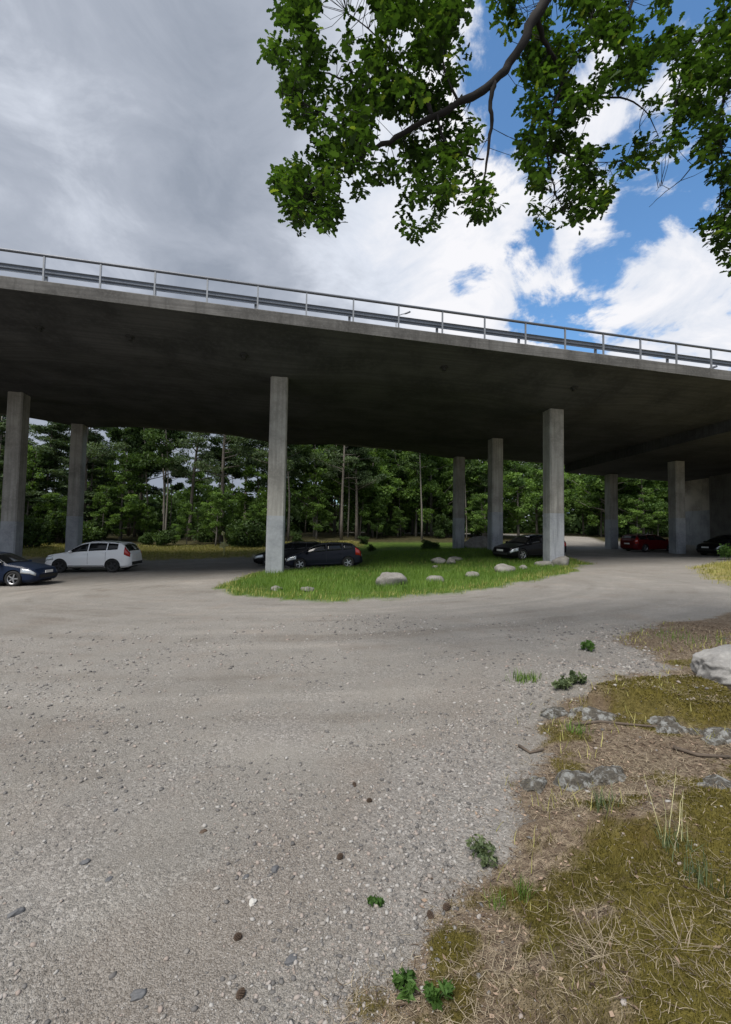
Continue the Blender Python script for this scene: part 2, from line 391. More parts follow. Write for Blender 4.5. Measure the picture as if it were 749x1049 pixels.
# ------------------------------------------------------------------ ground sheet
rr = 0.35*1.0128**np.arange(0, 590); rr = rr[rr < 620]
a_in = np.arange(-62, 62.01, .3); a_out = np.arange(64.5, 297, 2.9)
ang = R(1)*np.concatenate([a_in, a_out]) + YAW
nr, na = len(rr), len(ang)
gx = rr[:, None]*np.sin(ang)[None]; gy = rr[:, None]*np.cos(ang)[None]
gx = np.concatenate([[0.0], gx.ravel()]); gy = np.concatenate([[0.0], gy.ravel()])
gh = height(gx, gy)
Z0 = zones(gx, gy)
ccx, ccy = 1.0, 17.5
pr = np.hypot(gx-ccx, (gy-ccy)*1.15); pt = np.arctan2(gy-ccy, gx-ccx)
rut = .35*fbm(pr*1.3, pt*5.0, 101, 4) + .65*fbm(pr*3.4, pt*1.8, 103, 3); rut2 = fbm((gx*.5+gy*.86)*1.3, (gx*.86-gy*.5)*.6, 105, 5)
wgt = sstep(pr, 5, 8)*(1-sstep(pr, 15, 19))
Z0['rut'] = .5 + (rut-.5+.35*(fbm(gx*2.2, gy*2.2, 107, 4)-.5))*1.35*wgt + (rut2-.5)*1.15*(1-wgt*.7)
Z0['loose'] = sstep(fbm(gx*.8, gy*.8, 111, 4) + .35*np.exp(-((sdf(gx, gy, P_bank)+.35)/.45)**2), .55, .8)*sstep(-gy, -7, -3)
Z0['earth'] = sstep(fbm(gx*1.6, gy*1.6, 121, 4) + .5*np.exp(-((sdf(gx, gy, P_bank)+.75)/.5)**2) , .62, .9)*sstep(-gy, -6, -3)
idx = 1 + (np.arange(nr-1)[:, None]*na + np.arange(na)[None])
nxt = 1 + (np.arange(nr-1)[:, None]*na + (np.arange(na)[None]+1) % na)
quads = np.stack([idx, idx+na, nxt+na, nxt], -1).reshape(-1, 4)
fan = np.stack([np.zeros(na, int), 1+np.arange(na), 1+(np.arange(na)+1) % na], -1)
ground = mk('ground', np.stack([gx, gy, gh], 1), [quads, fan], M['ground'], smooth=True, attrs=Z0)
tag(ground, kind='structure')

# ------------------------------------------------------------------ bridge
def yf(x): return 18.55 + .025*x
def yb(x): return 38.0 + .058*x
def ztop(x): return 12.1 - .0315*(x+10.8) - 1.08          # top of the edge beam
COLX = [-32.0, -16.6, -1.35, 14.0, 29.4]
def coly(x, k): return 22.45 + .045*x + k*7.45
def soffit(x, y):
    v = (y-yf(x))/(yb(x)-yf(x))
    z = ztop(x) - .50 - .22*v
    z = z - .68*np.clip((y-yf(x)-.4)/3.2, 0, 1)
    for cx_ in COLX:
        for k in range(3):
            z = z - .42*np.clip(1-np.maximum(np.abs(x-cx_)/4.2, np.abs(y-coly(cx_, k))/3.2), 0, 1)
    return z
bridge = empty('road_bridge', (0, 18, 0)); BO = np.array([0, 18.0, 0])
tag(bridge, 'long grey concrete road bridge on tall square columns crossing over the gravel lot', 'bridge')
xs = np.arange(-60, 47.01, .5); vs = np.concatenate([[0], np.linspace(.03, 1, 46)])
X = np.repeat(xs[:, None], len(vs), 1); Y = yf(X)+(yb(X)-yf(X))*vs[None]
Zs = soffit(X, Y)
n0, n1_ = X.shape
Vs = np.stack([X, Y, Zs], -1).reshape(-1, 3)
iq = np.arange(n0-1)[:, None]*n1_ + np.arange(n1_-1)[None]
Fq = np.stack([iq, iq+1, iq+n1_+1, iq+n1_], -1).reshape(-1, 4)
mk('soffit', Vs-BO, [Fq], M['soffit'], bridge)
# road slab above the soffit, closed
mb = MB()
for x0, x1 in zip(xs[:-1:4], xs[4::4]):
    V = []
    for x_ in (x0, x1):
        V += [(x_, yf(x_)+.45, soffit(x_, yf(x_)+.45)+.06), (x_, yb(x_)-.02, soffit(x_, yb(x_))+.02), (x_, yb(x_)-.02, ztop(x_)-.3), (x_, yf(x_)+.45, ztop(x_)-.1)]
    mb.add(np.array(V)-BO, [(0,1,5,4),(1,2,6,5),(2,3,7,6),(3,0,4,7)])
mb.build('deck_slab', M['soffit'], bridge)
def edge_beam(yfun, s, h0, h1, wd, nm):
    mb = MB(); prof = [(-.0, h0), (-.0, h1-.04), (.04*s, h1), (wd*s, h1), (wd*s, h0+.02), (.16*s, h0)]
    sec = []
    for x_ in np.arange(-60, 47.01, 1.0): sec.append([(x_, yfun(x_)-.03*s+dy, ztop(x_)+dz) for dy, dz in prof])
    k = len(prof); V = np.array(sec).reshape(-1, 3)-BO
    Fs = [(i*k+j, i*k+(j+1) % k, (i+1)*k+(j+1) % k, (i+1)*k+j) for i in range(len(sec)-1) for j in range(k)]
    mb.add(V, Fs); return mb.build(nm, M['fascia'], bridge)
edge_beam(yf, 1, -.50, 0, .5, 'edge_beam')
edge_beam(yb, -1, -1.42, -.2, .5, 'edge_beam')
# deeper end span from between the last two column rows
mb = MB(); xa, xb = 25.0, 47.0; ny = 24; V = []
for x_ in np.linspace(xa, xb, 12):
    for f in np.linspace(0.045, .992, ny):
        y_ = yf(x_)+(yb(x_)-yf(x_))*f; V.append((x_, y_, soffit(x_, y_)*0 + ztop(x_)-1.1-.3*f-.75*min(1, f*6)))
    for f in np.linspace(.992, .045, ny):
        y_ = yf(x_)+(yb(x_)-yf(x_))*f; V.append((x_, y_, ztop(x_)-.40))
k = 2*ny
mb.add(np.array(V)-BO, [(i*k+j, i*k+(j+1) % k, (i+1)*k+(j+1) % k, (i+1)*k+j) for i in range(11) for j in range(k)] + [tuple(range(k))])
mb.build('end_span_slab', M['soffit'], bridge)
CW = .42
def column(cx_, cy_, base, top, wide=CW):
    mb = MB(); ch = .07; q = [(-wide+ch,-wide),(wide-ch,-wide),(wide,-wide+ch),(wide,wide-ch),(wide-ch,wide),(-wide+ch,wide),(-wide,wide-ch),(-wide,-wide+ch)]
    def prism(q, z0, z1, cap=True):
        V = [(cx_+a, cy_+b, z0) for a, b in q]+[(cx_+a, cy_+b, z1) for a, b in q]
        mbx.add(np.array(V)-BO, [(i, (i+1) % 8, 8+(i+1) % 8, 8+i) for i in range(8)] + ([tuple(range(7, -1, -1)), tuple(range(8, 16))] if cap else []))
    mbx = mb; prism(q, base-.5, top+.12)
    c = mb.build('column', M['column'], bridge)
    mbx = MB(); s_ = (wide+.004)/wide; prism([(a*s_, b*s_) for a, b in q], base-.45, base+2.75, False)
    mbx.build('painted_band', M['paint'], c)
for ci, cx_ in enumerate(COLX):
    for k in range(3):
        if cx_ < -30 and k == 0: pass
        y_ = coly(cx_, k); x_ = cx_ + ((.27, -.12, -.12)[k] if cx_ == -1.35 else 0)
        tp = float(soffit(x_, y_)) - (.45 if cx_ > 25 else 0)
        column(x_, y_, gz(x_, y_), tp)
for px, py, h_ in ((40, 342, 9.6), (133, 352, 9.5), (455, 385, 8.9), (588, 408, 8.8), (250, 372, 9.2)):
    d_ = ray(px, py); p = CAM + d_*((h_-CAM[2]+1)/d_[2]); z_ = float(soffit(p[0], p[1])); mb = MB()
    p = CAM + d_*((z_-CAM[2])/d_[2]); z_ = float(soffit(p[0], p[1]))
    mb.lathe([(.0, -.16), (.10, -.16), (.10, .05)], 14, Matrix.Translation((p[0], p[1]-18, z_))); mb.lathe([(.10, -.02), (.20, -.015), (.20, .05)], 14, Matrix.Translation((p[0], p[1]-18, z_)))
    mb.build('drain_outlet', M['trim0'], bridge, True)
# bearing block under the last row that shows
def abut(name, x0, y0, y1, lab, dark):
    e = empty(name, (x0, (y0+y1)/2, 0)); tag(e, lab, 'wall')
    base = 0.2; tp = float(soffit(x0, y1))-.2
    c_ = np.array([x0, (y0+y1)/2, 0])
    mb = MB(); mb.box(0, 1.2, -(y1-y0)/2, (y1-y0)/2, base, tp)
    mb.build('wall_face', M['abut_shaded'] if dark else M['abut'], e)
    if not dark:
        mb = MB(); mb.box(-.004, .3, -(y1-y0)/2-.004, (y1-y0)/2+.004, base, 4.35); mb.build('painted_band', M['paint'], e)
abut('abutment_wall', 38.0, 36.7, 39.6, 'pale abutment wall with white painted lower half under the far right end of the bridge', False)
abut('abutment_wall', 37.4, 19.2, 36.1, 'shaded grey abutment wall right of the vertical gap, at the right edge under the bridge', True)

# railings on the bridge
def rail_line(name, yfun, s, lab, labg):
    e = empty(name, (0, float(yfun(0)), 0)); O = np.array([0, float(yfun(0)), 0]); tag(e, lab, 'railing')
    xs_ = np.arange(-50, 46.1, 2.0) + .12
    mb = MB(); mb.tube([np.array([x_, yfun(x_)+.12*s, ztop(x_)+1.06])-O for x_ in xs_], .058, 10); mb.build('handrail', M['rail'], e, True)
    for x_ in xs_:
        mb = MB(); y_ = yfun(x_)+.12*s; z_ = ztop(x_)
        mb.box(x_-.03, x_+.03, y_-.035-O[1], y_+.035-O[1], z_-.02, z_+1.04)
        mb.box(x_-.09, x_+.09, y_-.08-O[1], y_+.08-O[1], z_-.02, z_+.02)
        mb.build('post', M['galv'], e)
    g = empty('guard_rail', (0, float(yfun(0)+.5*s), 0)); O = np.array([0, float(yfun(0)+.5*s), 0]); tag(g, labg, 'guard rail')
    prof = [(0, 0), (.05, .05), (.05, .10), (0, .14), (0, .17), (.05, .21), (.05, .26), (0, .31)]
    sec = []; xg = np.arange(-50, 46.1, 2.0)
    for x_ in xg:
        ring = [(x_, yfun(x_)+.42*s+d*s, ztop(x_)+.40+h) for d, h in prof] + [(x_, yfun(x_)+.42*s+(d+.006)*s, ztop(x_)+.40+h) for d, h in reversed(prof)]
        sec.append(ring)
    k = len(sec[0]); mb = MB(); mb.add(np.array(sec).reshape(-1, 3)-O, [(i*k+j, i*k+(j+1) % k, (i+1)*k+(j+1) % k, (i+1)*k+j) for i in range(len(sec)-1) for j in range(k)])
    mb.build('beam', M['beam'], g)
    for x_ in xg[::2]:
        mb = MB(); y_ = yfun(x_)+.54*s-O[1]; mb.box(x_-.05, x_+.05, y_-.04, y_+.04, ztop(x_)-.12, ztop(x_)+.62); mb.build('post', M['galv'], g)
rail_line('bridge_railing', yf, 1, 'thin steel railing with evenly spaced posts along the near edge of the bridge deck', 'corrugated steel guard rail running just behind the near bridge railing')

def lamp(loc, top, arm, lab, head):
    e = empty('street_lamp', loc); tag(e, lab, 'street lamp', 'lamps on the bridge deck'); x0, y0, z0 = loc
    L = Vector(top)-Vector(loc)
    mb = MB(); mb.tube([(0, 0, 0), (0, 0, L.z*.5), (0, 0, L.z)], [.09, .07, .05], 8); mb.build('pole', M['galv'], e, True)
    mb = MB(); pts = [(arm[0]*f, arm[1]*f, L.z + arm[2]*math.sin(f*math.pi/2)) for f in np.linspace(0, 1, 6)]; mb.tube(pts, .035, 6); mb.build('arm', M['galv'], e, True)
    a = Vector(arm).normalized(); T = Matrix.Translation(Vector(pts[-1])) @ a.to_track_quat('X', 'Z').to_matrix().to_4x4()
    mb = MB(); prof = [(0, .05), (.12, .11), (.45, .13), (.62, .06)]
    V = []; 
    for xx, ww in prof: V += [T @ Vector((xx*head, ww*head, 0)), T @ Vector((xx*head, ww*.6*head, .09*head)), T @ Vector((xx*head, -ww*.6*head, .09*head)), T @ Vector((xx*head, -ww*head, 0)), T @ Vector((xx*head, -ww*.6*head, -.05*head)), T @ Vector((xx*head, ww*.6*head, -.05*head))]
    Fs = [(i*6+j, i*6+(j+1) % 6, (i+1)*6+(j+1) % 6, (i+1)*6+j) for i in range(3) for j in range(6)]+[tuple(range(5, -1, -1)), tuple(range(18, 24))]
    mb.add(V, Fs); mb.build('lamp_head', M['rail'], e)
p = at(418, 326, 37); lamp((p[0]-1.0, p[1], ztop(p[0])-.3), (p[0]-1, p[1], p[2]), (.75, 0, .35), 'small dark lamp head seen through the middle of the bridge railing', .8)
p = at(727, 378, 40); lamp((p[0]-1.2, p[1], ztop(p[0])-.3), (p[0]-1.2, p[1], p[2]-.45), (1.2, 0, .45), 'curved street lamp arm showing above the guard rail at the right end of the bridge', 1.3)

# ------------------------------------------------------------------ vegetation generators
def cards(C, L, Wd, nbias=0.3, droop=None):
    """C centres (n,3); rhombus cards"""
    n = len(C); a = rng.normal(size=(n, 3)); 
    if droop is not None: a = a*np.array([1, 1, .45])
    a /= np.linalg.norm(a, axis=1, keepdims=True)
    b = rng.normal(size=(n, 3)); b[:, 2] *= (1-nbias); b -= a*np.sum(a*b, 1, keepdims=True); b /= np.linalg.norm(b, axis=1, keepdims=True)+1e-9
    L = np.broadcast_to(L, (n,))[:, None]*rng.uniform(.6, 1.3, (n, 1)); Wd = np.broadcast_to(Wd, (n,))[:, None]*rng.uniform(.6, 1.3, (n, 1))
    nrm = np.cross(a, b)
    V = np.stack([C-a*L, C-b*Wd+nrm*Wd*.3, C+a*L, C+b*Wd+nrm*Wd*.3], 1).reshape(-1, 3)
    F_ = np.arange(4*n).reshape(n, 4); return V, F_
def crown_mesh(name, clusters, per, L, Wd, mat, droop=None, nb=.3):
    """clusters: list of (centre, (rx,ry,rz), tint)"""
    Cs, Ts = [], []
    for c, r_, tn in clusters:
        q = rng.normal(size=(per, 3)); q /= np.linalg.norm(q, axis=1, keepdims=True); q *= rng.uniform(.2, 1, (per, 1))**.5
        Cs.append(np.array(c)+q*np.array(r_)); Ts.append(np.clip(tn + rng.normal(size=per)*.13, 0, 1))
    C = np.concatenate(Cs); T = np.repeat(np.concatenate(Ts), 4)
    V, F_ = cards(C, L, Wd, nb, droop)
    me = mk(name, V, [F_], mat, attrs={'tint': T}); return me
M['bark_pine'] = simple('pine_bark', (.155,.135,.115), .95, var=.5, vscale=3)
M['bark_grey'] = simple('grey_bark', (.17,.155,.135), .95, var=.4, vscale=4)
M['bark_dark'] = simple('dark_bark', (.013,.011,.010), .95, var=.4, vscale=9)
M['needles'] = foliage('pine_needles', (.032,.058,.028), (.12,.17,.080), .25)
M['leaf_mid'] = foliage('broad_leaves', (.034,.072,.020), (.17,.28,.066), .38)
M['leaf_dark'] = foliage('dark_leaves', (.024,.048,.016), (.10,.165,.05), .3)
M['oak'] = foliage('oak_leaves', (.012,.030,.006), (.052,.102,.018), .52, tip=(.15,.20,.035))
def trunk(h, r0, lean=0.3, limbs=0, z0=.4, z1=.9, lr=2.5, upw=.4):
    mb = MB(); a = rng.uniform(0, 6.28); zz = np.linspace(0, 1, 9)
    pts = [(lean*math.cos(a)*f**1.6 + .08*math.sin(7*f+a), lean*math.sin(a)*f**1.6+.08*math.cos(5*f+a), h*f - (.5 if f == 0 else 0)) for f in zz]
    mb.tube(pts, [r0*(1-.82*f) + .25*r0*(f == 0) for f in zz], 9)
    tips = []
    for i in range(limbs):
        f = z0+(z1-z0)*(i+rng.uniform(0, 1))/limbs; b = rng.uniform(0, 6.28)
        p0 = np.array([np.interp(f, zz, [q[k] for q in pts]) for k in range(3)])
        ln = lr*(1.15-.75*(f-z0)/(1-z0))*rng.uniform(.6, 1.1)
        d = np.array([math.cos(b), math.sin(b), upw*rng.uniform(.2, 1.4)]); p1 = p0+d*ln*.55; p2 = p0+d*ln+np.array([0, 0, .25*ln*upw])
        mb.tube([p0, p1, p2], [r0*.32, r0*.2, r0*.07], 5); tips.append((p0, p1, p2))
    return mb, tips, pts
PROTO = {}
def proto(kind, i):
    if kind == 'pine':
        h = rng.uniform(17, 21); mb, tips, pts = trunk(h, rng.uniform(.17, .24), rng.uniform(.2, 1.0), 26, .33, .97, 3.2, .25)
        cl = []
        for p0, p1, p2 in tips:
            for q in range(rng.integers(2, 5)):
                f = rng.uniform(.45, 1.1); c_ = p0+(p2-p0)*f+rng.normal(size=3)*.25
                cl.append((c_, (rng.uniform(.7, 1.2), rng.uniform(.7, 1.2), rng.uniform(.22, .42)), rng.uniform(.1, .95)))
        cl.append((pts[-1], (1, 1, .7), .6))
        crown = crown_mesh('crown', cl, 95, .20, .055, M['needles']); bark = M['bark_pine']
    elif kind == 'spruce':
        h = rng.uniform(11, 15); mb, tips, pts = trunk(h, .17, .2, 44, .06, .98, 3.4, -.12)
        cl = []
        for p0, p1, p2 in tips:
            for f in (.3, .6, .95):
                cl.append((p0+(p2-p0)*f, (.75, .75, .22), rng.uniform(.1, .9)))
        crown = crown_mesh('crown', cl, 75, .21, .06, M['needles'], droop=1); bark = M['bark_pine']
    elif kind == 'broad':
        h = rng.uniform(10, 15); mb, tips, pts = trunk(h*.9, rng.uniform(.12, .2), .6, 22, .15, .98, 3.3, .5)
        cl = []
        for p0, p1, p2 in tips:
            for q in range(rng.integers(3, 6)):
                c_ = p0+(p2-p0)*rng.uniform(.35, 1.15)+rng.normal(size=3)*.5
                cl.append((c_, (rng.uniform(.6, 1.0), rng.uniform(.6, 1.0), rng.uniform(.3, .55)), rng.uniform(.05, 1)))
        crown = crown_mesh('crown', cl, 85, .17, .10, M['leaf_mid']); bark = M['bark_grey']
    elif kind == 'pole':                       # thin drawn-up stems with a small high crown
        h = rng.uniform(10, 14); mb, tips, pts = trunk(h, rng.uniform(.07, .11), rng.uniform(.4, 1.2), 14, .5, .98, 1.9, .6)
        cl = [(p0+(p2-p0)*rng.uniform(.5, 1.1), (.6, .6, .35), rng.uniform(.05, .9)) for p0, p1, p2 in tips for _ in range(3)]
        crown = crown_mesh('crown', cl, 70, .16, .09, M['leaf_dark']); bark = M['bark_grey']
    elif kind == 'bush':
        mb = MB(); cl = []
        for k in range(7):
            a = rng.uniform(0, 6.28); q = np.array([math.cos(a)*rng.uniform(.2, 1.1), math.sin(a)*rng.uniform(.2, 1.1), rng.uniform(.7, 1.7)])
            mb.tube([(0, 0, -.2), q*.5, q], [.03, .02, .008], 5)
            for j in range(4): cl.append((q*rng.uniform(.4, 1.0)+rng.normal(size=3)*.25, (.5, .5, .33), rng.uniform(.1, .9)))
        crown = crown_mesh('crown', cl, 75, .11, .06, M['leaf_dark']); bark = M['bark_grey']
    tr_ = mb.build('trunk', bark, smooth=True)
    COL.objects.unlink(tr_); COL.objects.unlink(crown)
    return tr_.data, crown.data
for kind, n in (('pine', 4), ('spruce', 3), ('broad', 4), ('pole', 3), ('bush', 3)):
    PROTO[kind] = [proto(kind, i) for i in range(n)]
NAMES = {'pine': ('pine_tree', 'tall bare trunked pine'), 'spruce': ('spruce_tree', 'dark layered spruce'),
         'broad': ('broadleaf_tree', 'leafy green broadleaf tree'), 'pole': ('thin_tree', 'thin pale stemmed tree'), 'bush': ('bush', 'low dark green bush')}
def zone_phrase(x, y):
    d = np.array([x, y, 1.6])-CAM; zc = d @ fw
    if zc < 1: return 'outside the frame'
    px = CX+F_PX*(d @ rt)/zc
    for lim, ph in ((-15, 'in the wood beyond the left edge'), (70, 'in the wood behind the two left columns'), (150, 'in the wood behind the white car'), (272, 'in the wood between the white car and the bright column'),
                    (375, 'in the wood behind the dark hatchback'), (465, 'in the wood right of the dark hatchback'), (555, 'in the wood behind the middle right columns'), (630, 'in the wood behind the bright right column'), (700, 'in the wood behind the red car')):
        if px < lim: return ph
    return 'in the wood behind the abutment wall'
def plant_tree(kind, x, y, sc=1.0, sz=1.0, rz=None, label=None, tilt=(0, 0)):
    nm, lb = NAMES[kind]
    e = empty(nm, (x, y, gz(x, y)-.05), rng.uniform(0, 6.28) if rz is None else rz); e.scale = (sc, sc, sc*sz); e.rotation_euler[0] = tilt[0]; e.rotation_euler[1] = tilt[1]
    if label: tag(e, label, 'bush' if kind == 'bush' else 'tree')
    else:
        ph = zone_phrase(x, y); tag(e, lb + ' ' + ph, 'bush' if kind == 'bush' else 'tree', ('bushes ' if kind == 'bush' else nm.replace('_', ' ')+'s ') + ph)
    tm, cm = random.choice(PROTO[kind])
    for n_, me in (('trunk', tm), ('crown', cm)):
        o = bpy.data.objects.new(n_, me); COL.objects.link(o); o.parent = e
    return e
def wxy(px, Z):
    p = at(px, 545, Z); return p[0], p[1]
# trunks one can pick out in the photograph
for px, Z, kind, sc, lab, tl in ((226, 44, 'pine', 1.0, 'tall straight pine standing behind the pale yellow stalk on the verge', (0, 0)), (193, 46, 'pine', .95, 'leaning pine left of the pale yellow stalk, between white car and bright column', (0, R(4))),
        (143, 52, 'pine', 1.0, 'pine with bare trunk rising straight above the rear of the white car', (0, 0)), (275, 43, 'pine', .9, 'bare dark pine trunk close beside the left side of the bright column', (0, 0)),
        (350, 45, 'pine', .86, 'thick pale pine trunk standing above the roof of the dark hatchback', (0, R(-1))), (366, 47, 'pine', .8, 'slim pale pine just right of the thick trunk above the hatchback', (0, R(2)))):
    x, y = wxy(px, Z); plant_tree(kind, x, y, sc, 1.02, label=lab, tilt=tl)
placed = []
def ok(x, y, dmin):
    if dist_line(np.array(x), np.array(y), ROAD) < 3.6: return False
    if y < (46.5 if x > 3 else 41.5): return False
    if x > 10 and y < 50 and x < 26: pass
    return all((x-a)**2+(y-b)**2 > dmin*dmin for a, b in placed)
def scatter(kind, n, xr, yr, dmin, smin, smax, sz=1.0):
    c = 0; tries = 0
    while c < n and tries < 4000:
        tries += 1; x = rng.uniform(*xr); y = rng.uniform(*yr)
        if not ok(x, y, dmin): continue
        placed.append((x, y)); plant_tree(kind, x, y, rng.uniform(smin, smax), sz); c += 1
scatter('pine', 19, (-55, 5), (46, 78), 2.6, .8, 1.15)
scatter('pine', 8, (5, 60), (56, 80), 2.6, .8, 1.1)
scatter('spruce', 7, (-48, -14), (42, 62), 2.3, .8, 1.2)
scatter('broad', 9, (-40, 2), (44, 66), 2.6, .6, .95)
scatter('broad', 40, (2, 62), (47, 66), 2.0, .8, 1.25)
scatter('pole', 26, (-25, 45), (45, 58), 1.2, .75, 1.15)
scatter('bush', 34, (-40, 52), (42, 56), 1.6, .5, 1.6)
scatter('broad', 26, (-40, 52), (43, 52), 1.6, .28, .5)
for i in range(14):
    x, y = rng.uniform(5, 20), rng.uniform(37, 45); plant_tree('bush', x, y, rng.uniform(.22, .5))
for px, Z, s_ in ((245, 41.5, 1.5), (262, 41, 1.3), (30, 36, 1.5), (-10, 37, 1.7), (60, 40, 1.5), (90, 41, 1.3)):
    x, y = wxy(px, Z); placed.append((x, y)); plant_tree('bush', x, y, s_)
for px, Z in ((-5, 40), (45, 41), (92, 44)):
    x, y = wxy(px, Z); plant_tree('spruce', x, y, .95)
# distant wood mass
C = []
for i in range(2100):
    x = rng.uniform(-120, 130); y = rng.uniform(66, 100); z = float(hbase(x, y)); hh = rng.uniform(0, 1)**2.1*(6.5 if x < 4 else 16)
    C.append(((x, y, z+hh), (2.2, 2.2, 1.6), rng.uniform(0, .8)))
fwd = crown_mesh('distant_wood', C, 60, .55, .3, M['leaf_dark']); tag(fwd, 'dense dark distant wood filling the background behind the nearer trees', 'wood', kind='stuff')

# tall pale stalk on the verge
p = at(229, 570, 36.2); x, y = p[0], p[1]; zb = gz(x, y)
e = empty('tall_weed', (x, y, zb)); tag(e, 'tall pale yellow stalk with leafy middle and pale head on the far verge', 'plant')
M['straw'] = foliage('pale_stalk', (.62,.60,.28), (.80,.77,.50), .2)
mb = MB(); mb.tube([(0, 0, -.1), (.03, 0, .7), (0, 0, 1.3), (-.06, 0, 1.75)], [.06, .05, .035, .03], 6); o = mb.build('stem', M['straw'], e, True)
o = crown_mesh('leaf', [((-.1, 0, .95), (.2, .2, .3), .8), ((.12, 0, .85), (.14, .1, .08), .5)], 30, .17, .09, M['straw']); o.parent = e
o = crown_mesh('flower_head', [((-.08, 0, 1.78), (.11, .11, .15), .95)], 28, .11, .07, M['straw']); o.parent = e

# ------------------------------------------------------------------ grass and ground cover
def blades(x, y, z, L, wd, lean, flat=0.0, seg=3, curl=.5, tint=None, lift=0.0):
    n = len(x); a = rng.uniform(0, 6.283, n); d = np.stack([np.cos(a), np.sin(a), np.zeros(n)], 1); s_ = np.stack([-np.sin(a), np.cos(a), np.zeros(n)], 1)
    e0 = np.clip(lean + rng.normal(size=n)*.25, .02, 1.52)        # angle from the vertical
    P_ = np.stack([x, y, z+lift], 1); rows = []; ang_ = e0.copy()
    for i in range(seg+1):
        f = i/seg; wv = wd*(1-f**1.5)*.5 + .0004
        rows += [P_ - s_*wv[:, None], P_ + s_*wv[:, None]]
        stp = (L/seg)[:, None]; P_ = P_ + stp*(d*np.sin(ang_)[:, None] + np.array([0, 0, 1])*np.cos(ang_)[:, None])
        ang_ = ang_ + curl*rng.uniform(.2, 1, n)/seg*1.4
        d2 = rng.normal(size=n)*.25; d = d*np.cos(d2)[:, None] + s_*np.sin(d2)[:, None]
        s_ = np.stack([-d[:, 1], d[:, 0], np.zeros(n)], 1)
    V = np.stack(rows, 1); k = 2*(seg+1); V = V.reshape(-1, 3)
    base = np.arange(n)[:, None]*k
    F_ = np.concatenate([base+np.array([2*i, 2*i+1, 2*i+3, 2*i+2]) for i in range(seg)])
    T = np.repeat(rng.uniform(0, 1, n) if tint is None else tint, k)
    return V, F_, T
def sample(n, x0, x1, y0, y1, zone=None, thr=.5):
    x = rng.uniform(x0, x1, n); y = rng.uniform(y0, y1, n)
    if zone is not None:
        zz = zones(x, y)[zone]; k = rng.uniform(0, 1, n) < (zz if thr is None else (zz > thr)); x, y = x[k], y[k]
    return x, y
M['grass'] = foliage('green_grass', (.055,.12,.018), (.19,.30,.055), .4)
M['grass_dry'] = foliage('verge_grass', (.19,.20,.045), (.46,.42,.16), .3)
M['straw_dry'] = foliage('dry_straw', (.13,.10,.07), (.46,.39,.28), .15)
M['moss'] = foliage('moss', (.065,.056,.012), (.185,.155,.035), .2)
M['litter'] = foliage('dead_leaves', (.050,.033,.024), (.42,.31,.23), .1)
x, y = sample(150000, -9, 17, 9.5, 36, 'island', None)
near_f = np.clip(1.25-(y-11)/26, .2, 1); k = rng.uniform(0, 1, len(x)) < near_f*(.55+.45*sstep(fbm(x*.7, y*.7, 47, 4), .36, .52)); x, y = x[k], y[k]
pn = fbm(x*.9, y*.9, 44, 3); edge = sstep(sdf(x, y, P_island), 0, 1.0)
L = (.07+.16*pn+rng.uniform(0, .10, len(x)))*(.35+.65*edge)
V, F_, T = blades(x, y, height(x, y)-.01, L, np.full(len(x), .011)*(1+.03*(y-10)), .35, seg=2, tint=np.clip(.25+.9*(pn-.35)+rng.uniform(-.2, .35, len(x)), 0, 1))
tag(mk('grass', V, [F_], M['grass'], attrs={'tint': T}), 'lush green grass covering the island around the bright columns', 'grass', kind='stuff')
# yellow fringe of the island and verges
x, y = sample(90000, -9, 17, 9.5, 26, 'island', None); s0 = sdf(x, y, P_island); k = ((s0 < .9) & (rng.uniform(0, 1, len(x)) < .40)) | ((fbm(x*.6, y*.6, 48, 4) > .56) & (rng.uniform(0, 1, len(x)) < .12)); x, y = x[k], y[k]
x2, y2 = sample(60000, -24, 8, 35, 44, 'verge', None); x3, y3 = sample(60000, 11, 34, 8, 26, 'verge', None)
x = np.concatenate([x, x2[:26000], x3[:30000]]); y = np.concatenate([y, y2[:26000], y3[:30000]])
V, F_, T = blades(x, y, height(x, y)-.01, rng.uniform(.06, .22, len(x)), np.full(len(x), .012)*(1+.05*np.maximum(y-10, 0)), .45, seg=2)
tag(mk('dry_grass', V, [F_], M['grass_dry'], attrs={'tint': T}), 'short yellowed grass fringing the green island and the far verges', 'grass', kind='stuff')
# moss nap
x, y = sample(700000, .2, 4.6, .7, 6.0, 'moss', None)
r_ = np.hypot(x, y); k = rng.uniform(0, 1, len(x)) < np.clip(1.9/r_, .25, 1); x, y, r_ = x[k], y[k], r_[k]
mn = fbm(x*4, y*4, 52, 4)
V, F_, T = blades(x, y, height(x, y)-.004, rng.uniform(.008, .02, len(x)), np.full(len(x), .0035)*np.maximum(r_/1.8, 1), .5, seg=1, tint=np.clip((mn-.3)*1.6+rng.uniform(-.25, .25, len(x)), 0, 1))
tag(mk('moss', V, [F_], M['moss'], attrs={'tint': T}), 'thick olive moss carpet over the low rock hump at the lower right', 'moss', kind='stuff')
